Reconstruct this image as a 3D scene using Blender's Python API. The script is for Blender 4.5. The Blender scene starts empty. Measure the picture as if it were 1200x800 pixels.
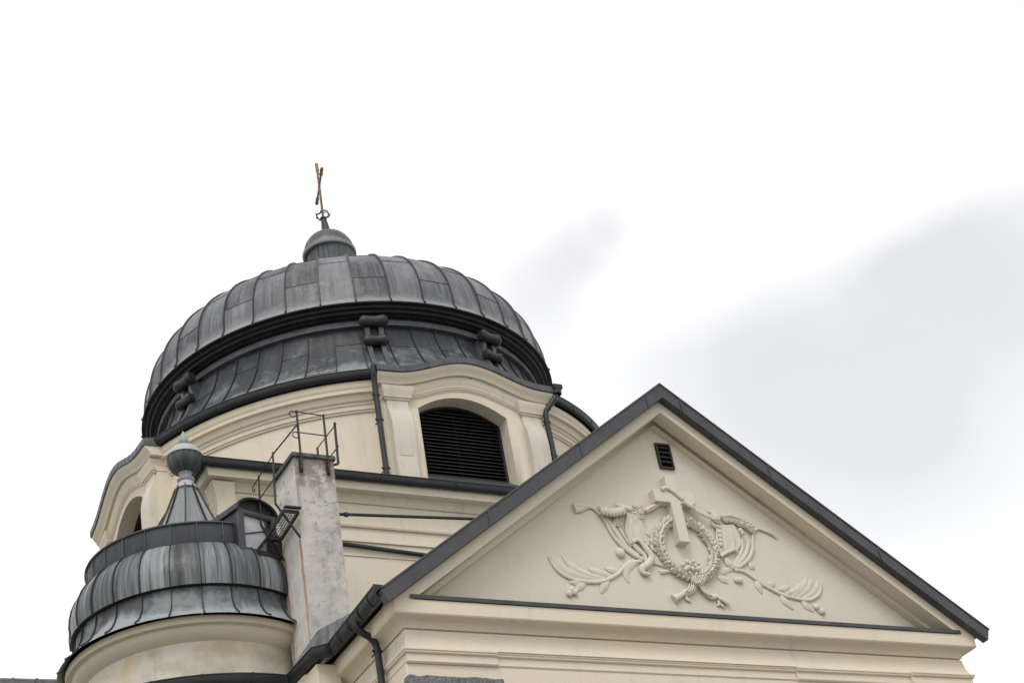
import bpy, bmesh, math, random
from mathutils import Vector, Matrix
random.seed(7)
PI = math.pi
S = bpy.context.scene
COL = S.collection
# ---------------------------------------------------------------- camera
# heights are measured from the photographer's eye; the ground is 1.6 m below
RW = ((0.88168418, 0.12877229, 0.45392808), (-0.44444656, 0.54968045, 0.70733207), (-0.15843062, -0.82539027, 0.54187696))
FPX = 1956.4
cd = bpy.data.cameras.new('camera'); cam = bpy.data.objects.new('camera', cd); COL.objects.link(cam)
cd.sensor_width = 36; cd.lens = FPX / 1200 * 36; cd.clip_start = 0.1; cd.clip_end = 3000
m = Matrix.Identity(4)
for i in range(3):
    m[i][0] = RW[i][0]; m[i][1] = -RW[i][1]; m[i][2] = -RW[i][2]
cam.matrix_world = m
S.camera = cam
# ---------------------------------------------------------------- light
SUN_EL, SUN_AZ = math.radians(52), math.radians(215)     # azimuth clockwise from +y
S.view_settings.view_transform = 'Standard'; S.view_settings.look = 'None'
S.view_settings.exposure = 0.0; S.view_settings.gamma = 1
W = bpy.data.worlds.new('World'); S.world = W; W.use_nodes = True
nt = W.node_tree; nt.nodes.clear()
def wn(t, **k):
    n = nt.nodes.new(t)
    for a, b in k.items(): setattr(n, a, b)
    return n
L = nt.links.new
sky = wn('ShaderNodeTexSky', sky_type='NISHITA', sun_disc=False, sun_elevation=SUN_EL, sun_rotation=SUN_AZ)
b1 = wn('ShaderNodeBackground'); b1.inputs[1].default_value = 0.05
hsv = wn('ShaderNodeHueSaturation'); hsv.inputs['Saturation'].default_value = 0.25
L(sky.outputs[0], hsv.inputs['Color']); L(hsv.outputs[0], b1.inputs[0])
tc = wn('ShaderNodeTexCoord')
def wdir(px, py):
    v = Vector((px - 600, py - 400, FPX)).normalized()
    return Vector([sum(RW[i][j] * v[j] for j in range(3)) for i in range(3)])
def wmath(op, a, b=None, c=None, clamp=False):
    n = wn('ShaderNodeMath', operation=op); n.use_clamp = clamp
    for i, v in enumerate((a, b, c)):
        if v is None: continue
        if isinstance(v, (int, float)): n.inputs[i].default_value = v
        else: L(v, n.inputs[i])
    return n.outputs[0]
ns = wn('ShaderNodeTexNoise'); ns.inputs['Scale'].default_value = 9; ns.inputs['Detail'].default_value = 5; ns.inputs['Roughness'].default_value = .5
L(tc.outputs['Generated'], ns.inputs['Vector'])
ns2 = wn('ShaderNodeTexNoise'); ns2.inputs['Scale'].default_value = 3.2; ns2.inputs['Detail'].default_value = 3
L(tc.outputs['Generated'], ns2.inputs['Vector'])
# soft banks of thicker cloud: direction, width, depth
cl = None
for d, wdt, dep in ((wdir(1000, 400), .09, .04), (wdir(1250, 320), .06, .05), (wdir(860, 450), .07, .04), (wdir(1000, 520), .09, .03), (wdir(1190, 480), .04, -.05),
                    (wdir(690, 285), .024, .13), (wdir(665, 305), .024, .12), (wdir(635, 335), .030, .12), (wdir(712, 262), .016, .10), (wdir(620, 380), .04, .07), (wdir(680, 400), .08, .02),
                    (Vector((-.6, -.5, .6)).normalized(), .5, .1), (Vector((.7, -.6, .5)).normalized(), .5, .12)):
    vm = wn('ShaderNodeVectorMath', operation='DISTANCE'); vm.inputs[1].default_value = d
    L(tc.outputs['Generated'], vm.inputs[0])
    dd = wmath('MULTIPLY_ADD', wmath('SUBTRACT', ns.outputs['Fac'], .5), wdt * .75, vm.outputs['Value'])
    mr = wn('ShaderNodeMapRange', interpolation_type='SMOOTHERSTEP')
    L(dd, mr.inputs['Value']); mr.inputs['From Min'].default_value = wdt * 1.25; mr.inputs['From Max'].default_value = wdt * .2
    mr.inputs['To Min'].default_value = 0; mr.inputs['To Max'].default_value = dep
    cl = mr.outputs[0] if cl is None else wmath('ADD', cl, mr.outputs[0])
# one broad bank with a defined upper edge
pn = wdir(775, 385).cross(wdir(1200, 207)).normalized()
dp = wn('ShaderNodeVectorMath', operation='DOT_PRODUCT'); L(tc.outputs['Generated'], dp.inputs[0]); dp.inputs[1].default_value = pn
if pn.dot(wdir(1000, 600)) < 0: dp.inputs[1].default_value = -pn
def wramp(v, a, b, lo, hi):
    r = wn('ShaderNodeMapRange', interpolation_type='SMOOTHSTEP'); L(v, r.inputs['Value'])
    for k_, x_ in (('From Min', a), ('From Max', b), ('To Min', lo), ('To Max', hi)): r.inputs[k_].default_value = x_
    return r.outputs[0]
edge = wramp(wmath('MULTIPLY_ADD', wmath('SUBTRACT', ns.outputs['Fac'], .5), .03, dp.outputs['Value']), -.008, .022, 0, 1)
vd_ = wn('ShaderNodeVectorMath', operation='DISTANCE'); L(tc.outputs['Generated'], vd_.inputs[0]); vd_.inputs[1].default_value = wdir(1020, 370)
rad = wramp(wmath('MULTIPLY_ADD', wmath('SUBTRACT', ns.outputs['Fac'], .5), .06, vd_.outputs['Value']), .19, .05, 0, 1)
bank = wmath('MULTIPLY', wmath('MULTIPLY', edge, rad), .215)
cl = wmath('ADD', wmath('MULTIPLY', cl, wmath('MULTIPLY_ADD', ns2.outputs['Fac'], .9, .35)), wmath('MULTIPLY', bank, wmath('MULTIPLY_ADD', ns.outputs['Fac'], 2.0, .08)))
cl = wmath('ADD', cl, wramp(ns2.outputs['Fac'], .4, .75, 0, .03))
lum = wmath('SUBTRACT', .985, wmath('MINIMUM', cl, .26))
comb = wn('ShaderNodeCombineColor'); L(lum, comb.inputs[0]); L(wmath('MULTIPLY', lum, .997), comb.inputs[1]); L(wmath('MULTIPLY', lum, 1.0), comb.inputs[2])
b2 = wn('ShaderNodeBackground'); L(comb.outputs[0], b2.inputs[0]); b2.inputs[1].default_value = 0.93
ad = wn('ShaderNodeAddShader'); L(b1.outputs[0], ad.inputs[0]); L(b2.outputs[0], ad.inputs[1])
ow = wn('ShaderNodeOutputWorld'); L(ad.outputs[0], ow.inputs[0])
sl = bpy.data.lights.new('sun', 'SUN'); sl.energy = 1.4; sl.angle = math.radians(24); sl.color = (1, .965, .92)
so = bpy.data.objects.new('sun', sl); COL.objects.link(so)
sd = Vector((math.sin(SUN_AZ) * math.cos(SUN_EL), math.cos(SUN_AZ) * math.cos(SUN_EL), math.sin(SUN_EL)))
so.rotation_euler = sd.to_track_quat('Z', 'Y').to_euler(); so.location = (0, 0, 60)

# ---------------------------------------------------------------- materials
def new_mat(name, rough=.8, spec=.3):
    M = bpy.data.materials.new(name); M.use_nodes = True
    t = M.node_tree; p = t.nodes['Principled BSDF']
    p.inputs['Roughness'].default_value = rough; p.inputs['Specular IOR Level'].default_value = spec
    return M, t, p
class NT:
    def __init__(s, t): s.t = t
    def n(s, ty, **k):
        n = s.t.nodes.new(ty)
        for a, b in k.items(): setattr(n, a, b)
        return n
    def l(s, a, b): s.t.links.new(a, b)
    def math(s, op, a, b=None, c=None, clamp=False):
        n = s.n('ShaderNodeMath', operation=op); n.use_clamp = clamp
        for i, v in enumerate((a, b, c)):
            if v is None: continue
            if isinstance(v, (int, float)): n.inputs[i].default_value = v
            else: s.l(v, n.inputs[i])
        return n.outputs[0]
    def noise(s, vec, scale, detail=4, rough=.55, mapscale=None):
        if mapscale:
            mp = s.n('ShaderNodeMapping'); mp.inputs['Scale'].default_value = mapscale; s.l(vec, mp.inputs['Vector']); vec = mp.outputs[0]
        n = s.n('ShaderNodeTexNoise'); n.inputs['Scale'].default_value = scale; n.inputs['Detail'].default_value = detail; n.inputs['Roughness'].default_value = rough
        s.l(vec, n.inputs['Vector']); return n.outputs['Fac']
    def ramp(s, v, lo, hi, a=0., b=1.):
        n = s.n('ShaderNodeMapRange', interpolation_type='SMOOTHSTEP'); s.l(v, n.inputs['Value'])
        for k, x in (('From Min', lo), ('From Max', hi), ('To Min', a), ('To Max', b)): n.inputs[k].default_value = x
        return n.outputs[0]
    def mix(s, f, a, b):
        n = s.n('ShaderNodeMix', data_type='RGBA')
        if isinstance(f, (int, float)): n.inputs[0].default_value = f
        else: s.l(f, n.inputs[0])
        for i, v in ((6, a), (7, b)):
            if isinstance(v, tuple): n.inputs[i].default_value = (*v, 1)
            else: s.l(v, n.inputs[i])
        return n.outputs[2]
    def bump(s, p, h, strength, dist):
        b = s.n('ShaderNodeBump'); b.inputs['Strength'].default_value = strength; b.inputs['Distance'].default_value = dist
        s.l(h, b.inputs['Height']); s.l(b.outputs[0], p.inputs['Normal'])
def plaster(name, c1, c2, stain=(.36, .33, .27), stain_amt=.35, grain=.25, blotch=None):
    M, t, p = new_mat(name, .92, .15); q = NT(t)
    g = q.n('ShaderNodeNewGeometry').outputs['Position']
    big = q.noise(g, .9, 5); mid = q.noise(g, 5, 6, .65); fine = q.noise(g, 38, 3, .75)
    streak = q.noise(g, 1, 5, .6, (6, 6, .55))
    c = q.mix(q.ramp(big, .3, .7), c1, c2)
    c = q.mix(q.math('MULTIPLY', q.ramp(mid, .45, .8), .35), c, tuple(x * .86 for x in c1))
    c = q.mix(q.math('MULTIPLY', q.ramp(q.math('ADD', q.math('MULTIPLY', streak, .6), q.math('MULTIPLY', big, .5)), .56, .78), stain_amt), c, stain)
    c = q.mix(q.math('MULTIPLY', q.ramp(fine, .38, .66), .26), c, tuple(x * .74 for x in c1))
    if blotch:
        bn = q.noise(g, 1.5, 6, .62, (1, 1, 1.5)); bn2 = q.noise(g, .8, 4, .6, (1.3, 1, 1.2))
        c = q.mix(q.math('MULTIPLY', q.ramp(bn, .47, .66), .75), c, blotch[0]); c = q.mix(q.math('MULTIPLY', q.ramp(bn2, .50, .68), .6), c, blotch[1])
    q.l(c, p.inputs['Base Color'])
    q.bump(p, q.math('ADD', q.math('MULTIPLY', fine, .7), q.math('MULTIPLY', mid, .6)), grain, .02)
    return M
def lead(name, dark, light, rough=.5, patch=(.34, .36, .37), patch_amt=.7, streak_amt=.75, lo=.32, hi=.98, runs=.0):
    """sheet metal: tone differs per sheet ('rnd'), run-off streaks along the fall ('UVMap' in metres)"""
    M, t, p = new_mat(name, rough, .4); q = NT(t)
    at = q.n('ShaderNodeAttribute', attribute_name='rnd').outputs['Fac']
    uv = q.n('ShaderNodeUVMap', uv_map='UVMap').outputs[0]
    g = q.n('ShaderNodeNewGeometry').outputs['Position']
    off = q.n('ShaderNodeVectorMath', operation='ADD'); q.l(uv, off.inputs[0])
    cx = q.n('ShaderNodeCombineXYZ'); q.l(q.math('MULTIPLY', at, 37.), cx.inputs[0]); q.l(q.math('MULTIPLY', at, 11.), cx.inputs[1]); q.l(cx.outputs[0], off.inputs[1])
    st = q.noise(off.outputs[0], 1, 6, .65, (9, .55, 1)); st2 = q.noise(off.outputs[0], 1, 4, .6, (26, 1.2, 1)); big = q.noise(g, 1.3, 4); mid = q.noise(g, 7, 5, .65)
    f = q.math('ADD', q.math('MULTIPLY', st, streak_amt), q.math('ADD', q.math('MULTIPLY', at, .32), q.math('MULTIPLY', st2, .25)))
    c = q.mix(q.ramp(f, lo, hi), dark, light)
    rn = q.noise(off.outputs[0], 1, 6, .72, (8, .16, 1)); c = q.mix(q.math('MULTIPLY', q.ramp(rn, .50, .64), runs), c, tuple(x * .8 for x in dark))
    pm = q.ramp(q.math('ADD', q.math('MULTIPLY', big, .7), q.math('MULTIPLY', mid, .35)), .52, .68)
    c = q.mix(q.math('MULTIPLY', pm, patch_amt * .5), c, patch)
    sepv = q.n('ShaderNodeSeparateXYZ'); q.l(uv, sepv.inputs[0])
    # whitish oxide gathered on the lowest, flattest stretch, with a ragged upper limit (v = metres from lower edge)
    ox = q.ramp(q.math('ADD', sepv.outputs[1], q.math('MULTIPLY', q.math('ADD', q.math('SUBTRACT', big, .5), q.math('MULTIPLY', q.math('SUBTRACT', st, .5), .45)), .9)), .40, .12)
    c = q.mix(q.math('MULTIPLY', ox, patch_amt), c, patch)
    q.l(c, p.inputs['Base Color'])
    q.l(q.ramp(mid, .3, .7, rough - .08, rough + .15), p.inputs['Roughness'])
    q.bump(p, q.math('ADD', mid, q.math('MULTIPLY', st, .8)), .25, .02)
    return M
def flat(name, c, rough=.6, spec=.4, var=.25, scale=8, metal=0):
    M, t, p = new_mat(name, rough, spec); q = NT(t); p.inputs['Metallic'].default_value = metal
    g = q.n('ShaderNodeNewGeometry').outputs['Position']
    n = q.noise(g, scale, 5, .65)
    q.l(q.mix(q.ramp(n, .3, .7), tuple(x * (1 - var) for x in c), tuple(min(1, x * (1 + var)) for x in c)), p.inputs['Base Color'])
    q.bump(p, n, .15, .01)
    return M
CREAM = plaster('cream_render', (.69, .607, .468), (.66, .60, .495), (.50, .43, .32), .5)
PALE = plaster('pale_tympanum_render', (.63, .585, .50), (.64, .585, .48), (.52, .455, .35), .4, .2)
WEATH = plaster('weathered_pilaster_render', (.64, .59, .50), (.57, .54, .48), (.44, .38, .29), .7)
TURW = plaster('stained_turret_render', (.64, .60, .52), (.62, .57, .47), (.30, .26, .20), .6, .25, ((.56, .44, .28), (.36, .32, .27)))
RELIEF = plaster('relief_stucco', (.64, .595, .51), (.64, .585, .48), (.42, .37, .27), .4, .2)
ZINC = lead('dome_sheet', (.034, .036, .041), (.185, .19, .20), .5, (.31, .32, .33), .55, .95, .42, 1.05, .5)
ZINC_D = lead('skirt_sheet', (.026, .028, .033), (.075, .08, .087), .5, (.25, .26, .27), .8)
ZINC_T = lead('turret_sheet', (.024, .027, .03), (.27, .29, .30), .46, (.30, .32, .32), .1, 1.15, .50, 1.22, .95)
ZINC_C = lead('spire_sheet', (.15, .165, .168), (.40, .43, .43), .5, (.46, .49, .48), .5, .8, .4, 1.0, .25)
ZINC_S = lead('turret_skirt_sheet', (.026, .028, .032), (.08, .086, .092), .5, (.30, .33, .335), .9, .8)
ZINC_B = lead('dark_band_sheet', (.020, .022, .026), (.055, .059, .066), .5, (.16, .165, .17), .2)
DARK = flat('dark_lead_trim', (.022, .023, .026), .5, .4, .4, 6)
DARKER = flat('near_black_soffit_lead', (.012, .012, .0135), .6, .3, .5, 5)  # near-black colour for the dome rim and bulge lip
COPE = flat('grey_lead_coping', (.046, .047, .052), .45, .45, .22, 3)
COPEB = flat('blue_grey_coping', (.075, .08, .09), .45, .45, .3, 4)
COPEL = flat('pale_lead_flashing', (.13, .135, .14), .5, .4, .4, 5)
GUT = flat('gutter_metal', (.014, .016, .018), .42, .4, .3, 3)
IRON = flat('dull_painted_steel', (.035, .032, .032), .6, .35, .4, 12)
LOUV = flat('black_louvre_paint', (.026, .026, .029), .45, .4, .4, 9)
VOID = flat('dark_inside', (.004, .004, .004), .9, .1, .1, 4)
GRAN = flat('speckled_grey_granite', (.14, .14, .145), .7, .3, .55, 28)
RIB = flat('shade_dark_seam', (.022, .024, .027), .5, .4, .3, 6)  # seam shading painted as a dark colour on skirt, turret and spire ribs
RIBM = flat('shade_dulled_seam', (.045, .047, .052), .5, .4, .3, 6)  # dome ribs coloured darker to stand in for their shading
PANE = flat('pale_window_pane', (.42, .43, .45), .65, .3, .15, 3)  # pale matte grey over the whole hatch pane
BRONZE = flat('weathered_gilt', (.22, .14, .085), .5, .4, .5, 14, .3)
FINI = lead('finial_lead', (.03, .032, .036), (.17, .18, .19), .5, (.34, .35, .36), .2, .9, .5, 1.1, .6)
PAVE = flat('stone_paving', (.26, .25, .23), .9, .2, .15, .6)
def chimney_mat(name, base, base2, grey, rust):
    M, t, p = new_mat(name, .95, .1); q = NT(t)
    g = q.n('ShaderNodeNewGeometry').outputs['Position']
    big = q.noise(g, 1.6, 6, .65); mid = q.noise(g, 7, 6, .7); fine = q.noise(g, 60, 3, .7)
    vst = q.noise(g, 1, 5, .65, (3, 3, .6)); c = q.mix(q.ramp(big, .35, .65), base, base2)
    c = q.mix(q.math('MULTIPLY', q.ramp(q.math('ADD', q.math('MULTIPLY', vst, .5), q.math('MULTIPLY', mid, .6)), .54, .74), .62), c, grey)
    vo = q.n('ShaderNodeTexVoronoi', feature='DISTANCE_TO_EDGE'); vo.inputs['Scale'].default_value = 1.7
    wv = q.n('ShaderNodeVectorMath', operation='ADD'); q.l(g, wv.inputs[0])
    nc = q.n('ShaderNodeTexNoise'); nc.inputs['Scale'].default_value = 4; nc.inputs['Detail'].default_value = 4; q.l(g, nc.inputs['Vector'])
    sc = q.n('ShaderNodeVectorMath', operation='SCALE'); sc.inputs['Scale'].default_value = .5; q.l(nc.outputs['Color'], sc.inputs[0]); q.l(sc.outputs[0], wv.inputs[1])
    q.l(wv.outputs[0], vo.inputs['Vector'])
    sep = q.n('ShaderNodeSeparateXYZ'); q.l(g, sep.inputs[0])
    top = q.ramp(sep.outputs[2], 13.0, 14.7, .25, 1.)
    crack = q.math('MULTIPLY', q.ramp(vo.outputs['Distance'], .014, .003), q.math('MULTIPLY', top, q.ramp(mid, .40, .58)))
    c = q.mix(q.math('MULTIPLY', crack, .8), c, (.07, .06, .055))
    # damp soot under the cap
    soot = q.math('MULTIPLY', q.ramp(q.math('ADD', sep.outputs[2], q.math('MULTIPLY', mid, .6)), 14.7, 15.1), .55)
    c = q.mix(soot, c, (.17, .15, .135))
    if not rust:
        dm_ = q.math('MULTIPLY', q.ramp(q.math('ADD', q.math('MULTIPLY', mid, .7), q.math('MULTIPLY', q.noise(g, 3.2, 6, .7), .5)), .58, .66), q.ramp(sep.outputs[2], 13.9, 14.5))
        c = q.mix(q.math('MULTIPLY', dm_, .7), c, (.20, .175, .15))
        ed = q.ramp(q.math('ADD', sep.outputs[0], q.math('MULTIPLY', mid, .12)), 10.32, 10.24)
        c = q.mix(q.math('MULTIPLY', ed, q.math('MULTIPLY', q.ramp(sep.outputs[2], 13.0, 14.2), .7)), c, (.25, .225, .20))
        for xx in (10.285, 10.80):
            d = q.math('ABSOLUTE', q.math('ADD', q.math('SUBTRACT', sep.outputs[0], xx), q.math('MULTIPLY', q.math('SUBTRACT', mid, .5), .12)))
            c = q.mix(q.math('MULTIPLY', q.math('MULTIPLY', q.ramp(d, .09, .015), q.ramp(sep.outputs[2], 14.05, 14.5)), .75), c, (.21, .12, .07))
    if rust:
        for yy in (23.60, 24.34):
            d = q.math('ABSOLUTE', q.math('ADD', q.math('SUBTRACT', sep.outputs[1], yy), q.math('MULTIPLY', q.math('SUBTRACT', mid, .5), .035)))
            r = q.math('MULTIPLY', q.ramp(d, .085, .012), q.math('MULTIPLY', q.ramp(sep.outputs[2], 13.27, 13.2), q.ramp(sep.outputs[2], 9.8, 13.0, .15, .8)))
            c = q.mix(r, c, (.34, .17, .085))
    q.l(c, p.inputs['Base Color'])
    q.bump(p, q.math('SUBTRACT', q.math('ADD', q.math('MULTIPLY', fine, .3), mid), crack), .5, .03)
    return M
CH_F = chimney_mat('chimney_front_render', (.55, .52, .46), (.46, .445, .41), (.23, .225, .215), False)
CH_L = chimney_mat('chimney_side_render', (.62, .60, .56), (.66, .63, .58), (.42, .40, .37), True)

# ---------------------------------------------------------------- mesh builder
class MB:
    def __init__(s): s.v = []; s.f = []; s.uv = {}; s.r = {}; s.mi = {}
    def vert(s, p): s.v.append(tuple(p)); return len(s.v) - 1
    def face(s, idx, uv=None, r=None, mi=None):
        s.f.append(tuple(idx)); k = len(s.f) - 1
        if uv: s.uv[k] = uv
        if r is not None: s.r[k] = r
        if mi: s.mi[k] = mi
        return k
    def box(s, x0, x1, y0, y1, z0, z1, mi=None):
        s.hexa([(x0, y0, z0), (x1, y0, z0), (x1, y1, z0), (x0, y1, z0), (x0, y0, z1), (x1, y0, z1), (x1, y1, z1), (x0, y1, z1)], mi)
    def hexa(s, c, mi=None):
        b = len(s.v); s.v += [tuple(x) for x in c]
        for f in ((0, 3, 2, 1), (4, 5, 6, 7), (0, 1, 5, 4), (1, 2, 6, 5), (2, 3, 7, 6), (3, 0, 4, 7)): s.face([b + i for i in f], mi=mi)
    def bar(s, a, b, w, h=None, up=(0, 0, 1)):
        a = Vector(a); b = Vector(b); h = h or w; d = (b - a).normalized(); up = Vector(up)
        if abs(d.dot(up)) > .95: up = Vector((1, 0, 0))
        u = d.cross(up).normalized() * w / 2; v = u.cross(d).normalized() * h / 2
        s.hexa([a - u - v, b - u - v, b + u - v, a + u - v, a - u + v, b - u + v, b + u + v, a + u + v])
    def grid(s, rows, cu=False, cv=False, uvf=None, rf=None):
        b = len(s.v); n = len(rows[0])
        for r in rows: s.v += [tuple(p) for p in r]
        R = len(rows)
        for i in range(R if cu else R - 1):
            for j in range(n if cv else n - 1):
                i2 = (i + 1) % R; j2 = (j + 1) % n
                k = s.face([b + i * n + j, b + i * n + j2, b + i2 * n + j2, b + i2 * n + j])
                if uvf: s.uv[k] = [uvf(i, j), uvf(i, j + 1), uvf(i + 1, j + 1), uvf(i + 1, j)]
                if rf: s.r[k] = rf(i, j)
        return b
    def cap(s, ring): b = len(s.v); s.v += [tuple(p) for p in ring]; s.face(range(b, b + len(ring)))
    def sweep(s, rings, closed_profile=True, caps=True, closed_path=False):
        """rings: cross-sections (lists of points) along a path"""
        s.grid(rings, cu=closed_path, cv=closed_profile)
        if caps and closed_profile and not closed_path: s.cap(rings[0]); s.cap(rings[-1])
    def tube(s, pts, rad, n=8, flat_n=None, flat=1., ends=True):
        """round or flattened tube; flat_n = wall normal, flat = depth/width ratio"""
        pts = [Vector(p) for p in pts]; K = len(pts)
        if not hasattr(rad, '__len__'): rad = [rad] * K
        rings = []; prev = None
        for i, p in enumerate(pts):
            d = (pts[min(i + 1, K - 1)] - pts[max(i - 1, 0)])
            d = d.normalized() if d.length > 1e-9 else Vector((0, 0, 1))
            ref = Vector(flat_n) if flat_n else (prev if prev else (Vector((0, 0, 1)) if abs(d.z) < .9 else Vector((1, 0, 0))))
            a = d.cross(ref)
            if a.length < 1e-5: a = d.orthogonal()
            a.normalize(); b = a.cross(d).normalized(); prev = b
            rings.append([p + a * math.cos(t) * rad[i] + b * math.sin(t) * rad[i] * flat for t in [2 * PI * k / n for k in range(n)]])
        s.grid(rings, cv=True)
        if ends: s.cap(rings[0]); s.cap(rings[-1])
    def ball(s, c, r, n=8, sc=(1, 1, 1), rot=None):
        c = Vector(c); rows = []
        for i in range(n + 1):
            th = PI * i / n; row = []
            for j in range(2 * n):
                ph = PI * j / n
                v = Vector((math.sin(th) * math.cos(ph) * sc[0], math.sin(th) * math.sin(ph) * sc[1], math.cos(th) * sc[2])) * r
                if rot: v = rot @ v
                row.append(c + v)
            rows.append(row)
        s.grid(rows, cv=True)
    def lathe(s, prof, c, n=64, a0=0, a1=2 * PI, closed=False):
        full = abs(a1 - a0 - 2 * PI) < 1e-6; K = n if full else n + 1
        rows = [[(c[0] + r * math.cos(a0 + (a1 - a0) * k / n), c[1] + r * math.sin(a0 + (a1 - a0) * k / n), z) for r, z in prof] for k in range(K)]
        L_ = [0]
        for i in range(1, len(prof)): L_.append(L_[-1] + math.hypot(prof[i][0] - prof[i - 1][0], prof[i][1] - prof[i - 1][1]))
        L_.append(L_[-1])
        s.grid(rows, cu=full, cv=closed, uvf=lambda i, j: ((a0 + (a1 - a0) * i / n) * max(r for r, z in prof), L_[-1] - L_[min(j, len(L_) - 1)]) if False else ((a0 + (a1 - a0) * i / n) * max(r for r, z in prof), L_[min(j, len(L_) - 1)]), rf=lambda i, j: .5)
        if closed and not full:
            s.cap(rows[0]); s.cap(rows[-1])
    def extrude(s, poly, f0, f1):
        """poly = 2D points; f0/f1 map them to the two faces"""
        a = [f0(*p) for p in poly]; b = [f1(*p) for p in poly]
        i = len(s.v); n = len(poly); s.v += [tuple(p) for p in a] + [tuple(p) for p in b]
        s.face([i + k for k in range(n)]); s.face([i + n + k for k in reversed(range(n))])
        for k in range(n): s.face([i + k, i + n + k, i + n + (k + 1) % n, i + (k + 1) % n])
ORG = {}
def obj(name, mb, mat, parent=None, label=None, bevel=0, smooth=35, recalc=True, origin=None, **kw):
    vs = [Vector(v) for v in mb.v]
    if origin is None:
        mn = [min(v[i] for v in vs) for i in range(3)]; mx = [max(v[i] for v in vs) for i in range(3)]
        origin = Vector(((mn[0] + mx[0]) / 2, (mn[1] + mx[1]) / 2, mn[2]))
    me = bpy.data.meshes.new(name); me.from_pydata([v - origin for v in vs], [], mb.f)
    mats = mat if isinstance(mat, (list, tuple)) else [mat]
    for M in mats: me.materials.append(M)
    if mb.mi:
        for k, i in mb.mi.items(): me.polygons[k].material_index = i
    if mb.uv:
        ul = me.uv_layers.new(name='UVMap')
        for d_ in ul.data: d_.uv = (0, 5)
        for k, uvs in mb.uv.items():
            for li, u in zip(me.polygons[k].loop_indices, uvs): ul.data[li].uv = u
    at = me.attributes.new('rnd', 'FLOAT', 'FACE')
    at.data.foreach_set('value', [mb.r.get(k, .0 if mb.uv else .5) for k in range(len(mb.f))])
    bm = bmesh.new(); bm.from_mesh(me)
    bmesh.ops.remove_doubles(bm, verts=bm.verts, dist=1e-5)
    if recalc: bmesh.ops.recalc_face_normals(bm, faces=bm.faces)
    bm.to_mesh(me); bm.free()
    if smooth: me.shade_smooth(); me.set_sharp_from_angle(angle=math.radians(smooth))
    o = bpy.data.objects.new(name, me); COL.objects.link(o); ORG[o.name] = Vector(origin)
    if parent: o.parent = parent; o.location = Vector(origin) - ORG[parent.name]
    else: o.location = origin
    if label: o['label'] = label
    for k, v in kw.items(): o[k] = v
    if bevel:
        md = o.modifiers.new('bevel', 'BEVEL'); md.width = bevel; md.segments = 2; md.limit_method = 'ANGLE'; md.angle_limit = math.radians(40)
    return o
def thing(name, label, cat, loc, group=None):
    o = bpy.data.objects.new(name, None); COL.objects.link(o); o.location = loc; ORG[o.name] = Vector(loc)
    o['label'] = label; o['category'] = cat
    if group: o['group'] = group
    return o
def miter(path, closed=False):
    """unit-offset normals (to the right of travel), mitred"""
    out = []; n = len(path)
    for i, p in enumerate(path):
        a = path[i - 1] if (i > 0 or closed) else None; b = path[(i + 1) % n] if (i < n - 1 or closed) else None
        def nr(u, v):
            d = (Vector(v) - Vector(u)).normalized(); return Vector((d.y, -d.x))
        if a is None: out.append(nr(p, b)); continue
        if b is None: out.append(nr(a, p)); continue
        n1 = nr(a, p); n2 = nr(p, b); s_ = (n1 + n2); s_ /= max(.2, s_.dot(n1)); out.append(s_)
    return out
def plan_sweep(mb, path, prof, closed=False, zoff=None):
    """prof: closed polygon of (outward offset, z)"""
    N = miter(path, closed)
    rings = [[(p[0] + n.x * d, p[1] + n.y * d, z + (zoff[i] if zoff else 0)) for d, z in prof] for i, (p, n) in enumerate(zip(path, N))]
    mb.sweep(rings, closed_path=closed)
def at(px, py, Y):
    """the point of the facade plane y = Y found at a place measured on the photograph"""
    d = wdir(px, py); return Vector((d.x / d.y * Y, Y, d.z / d.y * Y))
def gutter_prof(z, w=.17, h=.15, t=.012):
    o = []; i = []
    for k in range(9):
        a = PI * k / 8
        o.append((w / 2 - w / 2 * math.cos(a), z - h * math.sin(a)))
        i.append((w / 2 - (w / 2 - t) * math.cos(a), z - (h - t) * math.sin(a)))
    o.append((w + .012, z + .004)); o.append((w + .012, z + .02)); o.append((w - t, z + .02))
    return o + i[::-1]

def clip(mb, c, n_, z, w, h, t=.03):
    """strap round a gutter: c = back edge point, n_ = outward unit normal"""
    n_ = Vector((n_[0], n_[1], 0)).normalized(); T = Vector((-n_.y, n_.x, 0)); rows = []
    for k in range(9):
        a = PI * k / 8
        for_ = [(w / 2 - (w / 2 + .008) * math.cos(a), -(h + .008) * math.sin(a)), (w / 2 - (w / 2 - .004) * math.cos(a), -(h - .004) * math.sin(a))]
        rows.append([Vector((c[0], c[1], z)) + n_ * for_[0][0] - T * t / 2 + Vector((0, 0, for_[0][1])), Vector((c[0], c[1], z)) + n_ * for_[0][0] + T * t / 2 + Vector((0, 0, for_[0][1])),
                     Vector((c[0], c[1], z)) + n_ * for_[1][0] + T * t / 2 + Vector((0, 0, for_[1][1])), Vector((c[0], c[1], z)) + n_ * for_[1][0] - T * t / 2 + Vector((0, 0, for_[1][1]))])
    mb.sweep(rows)
# ---------------------------------------------------------------- the setting
g = MB(); g.box(-600, 600, -400, 900, -2.2, -1.6)
obj('ground', g, PAVE, kind='structure', smooth=0)

CX, CY = 15.56, 32.2              # axis of the dome
church = thing('church', 'cream rendered church with a lead dome, stair turret, chimney and relief decorated gable', 'church', (CX, 27, -1.6))

# ---------------------------------------------------------------- gable front
SL = .742
def zl(a, x): return a - SL * abs(x - CX)
XL, XR = 9.98, 21.14
wall = MB(); wall.box(10.17, 20.95, 20.24, 26.5, -1.6, 9.46)
gable = obj('gable_front', wall, CREAM, church, bevel=.012)
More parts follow.
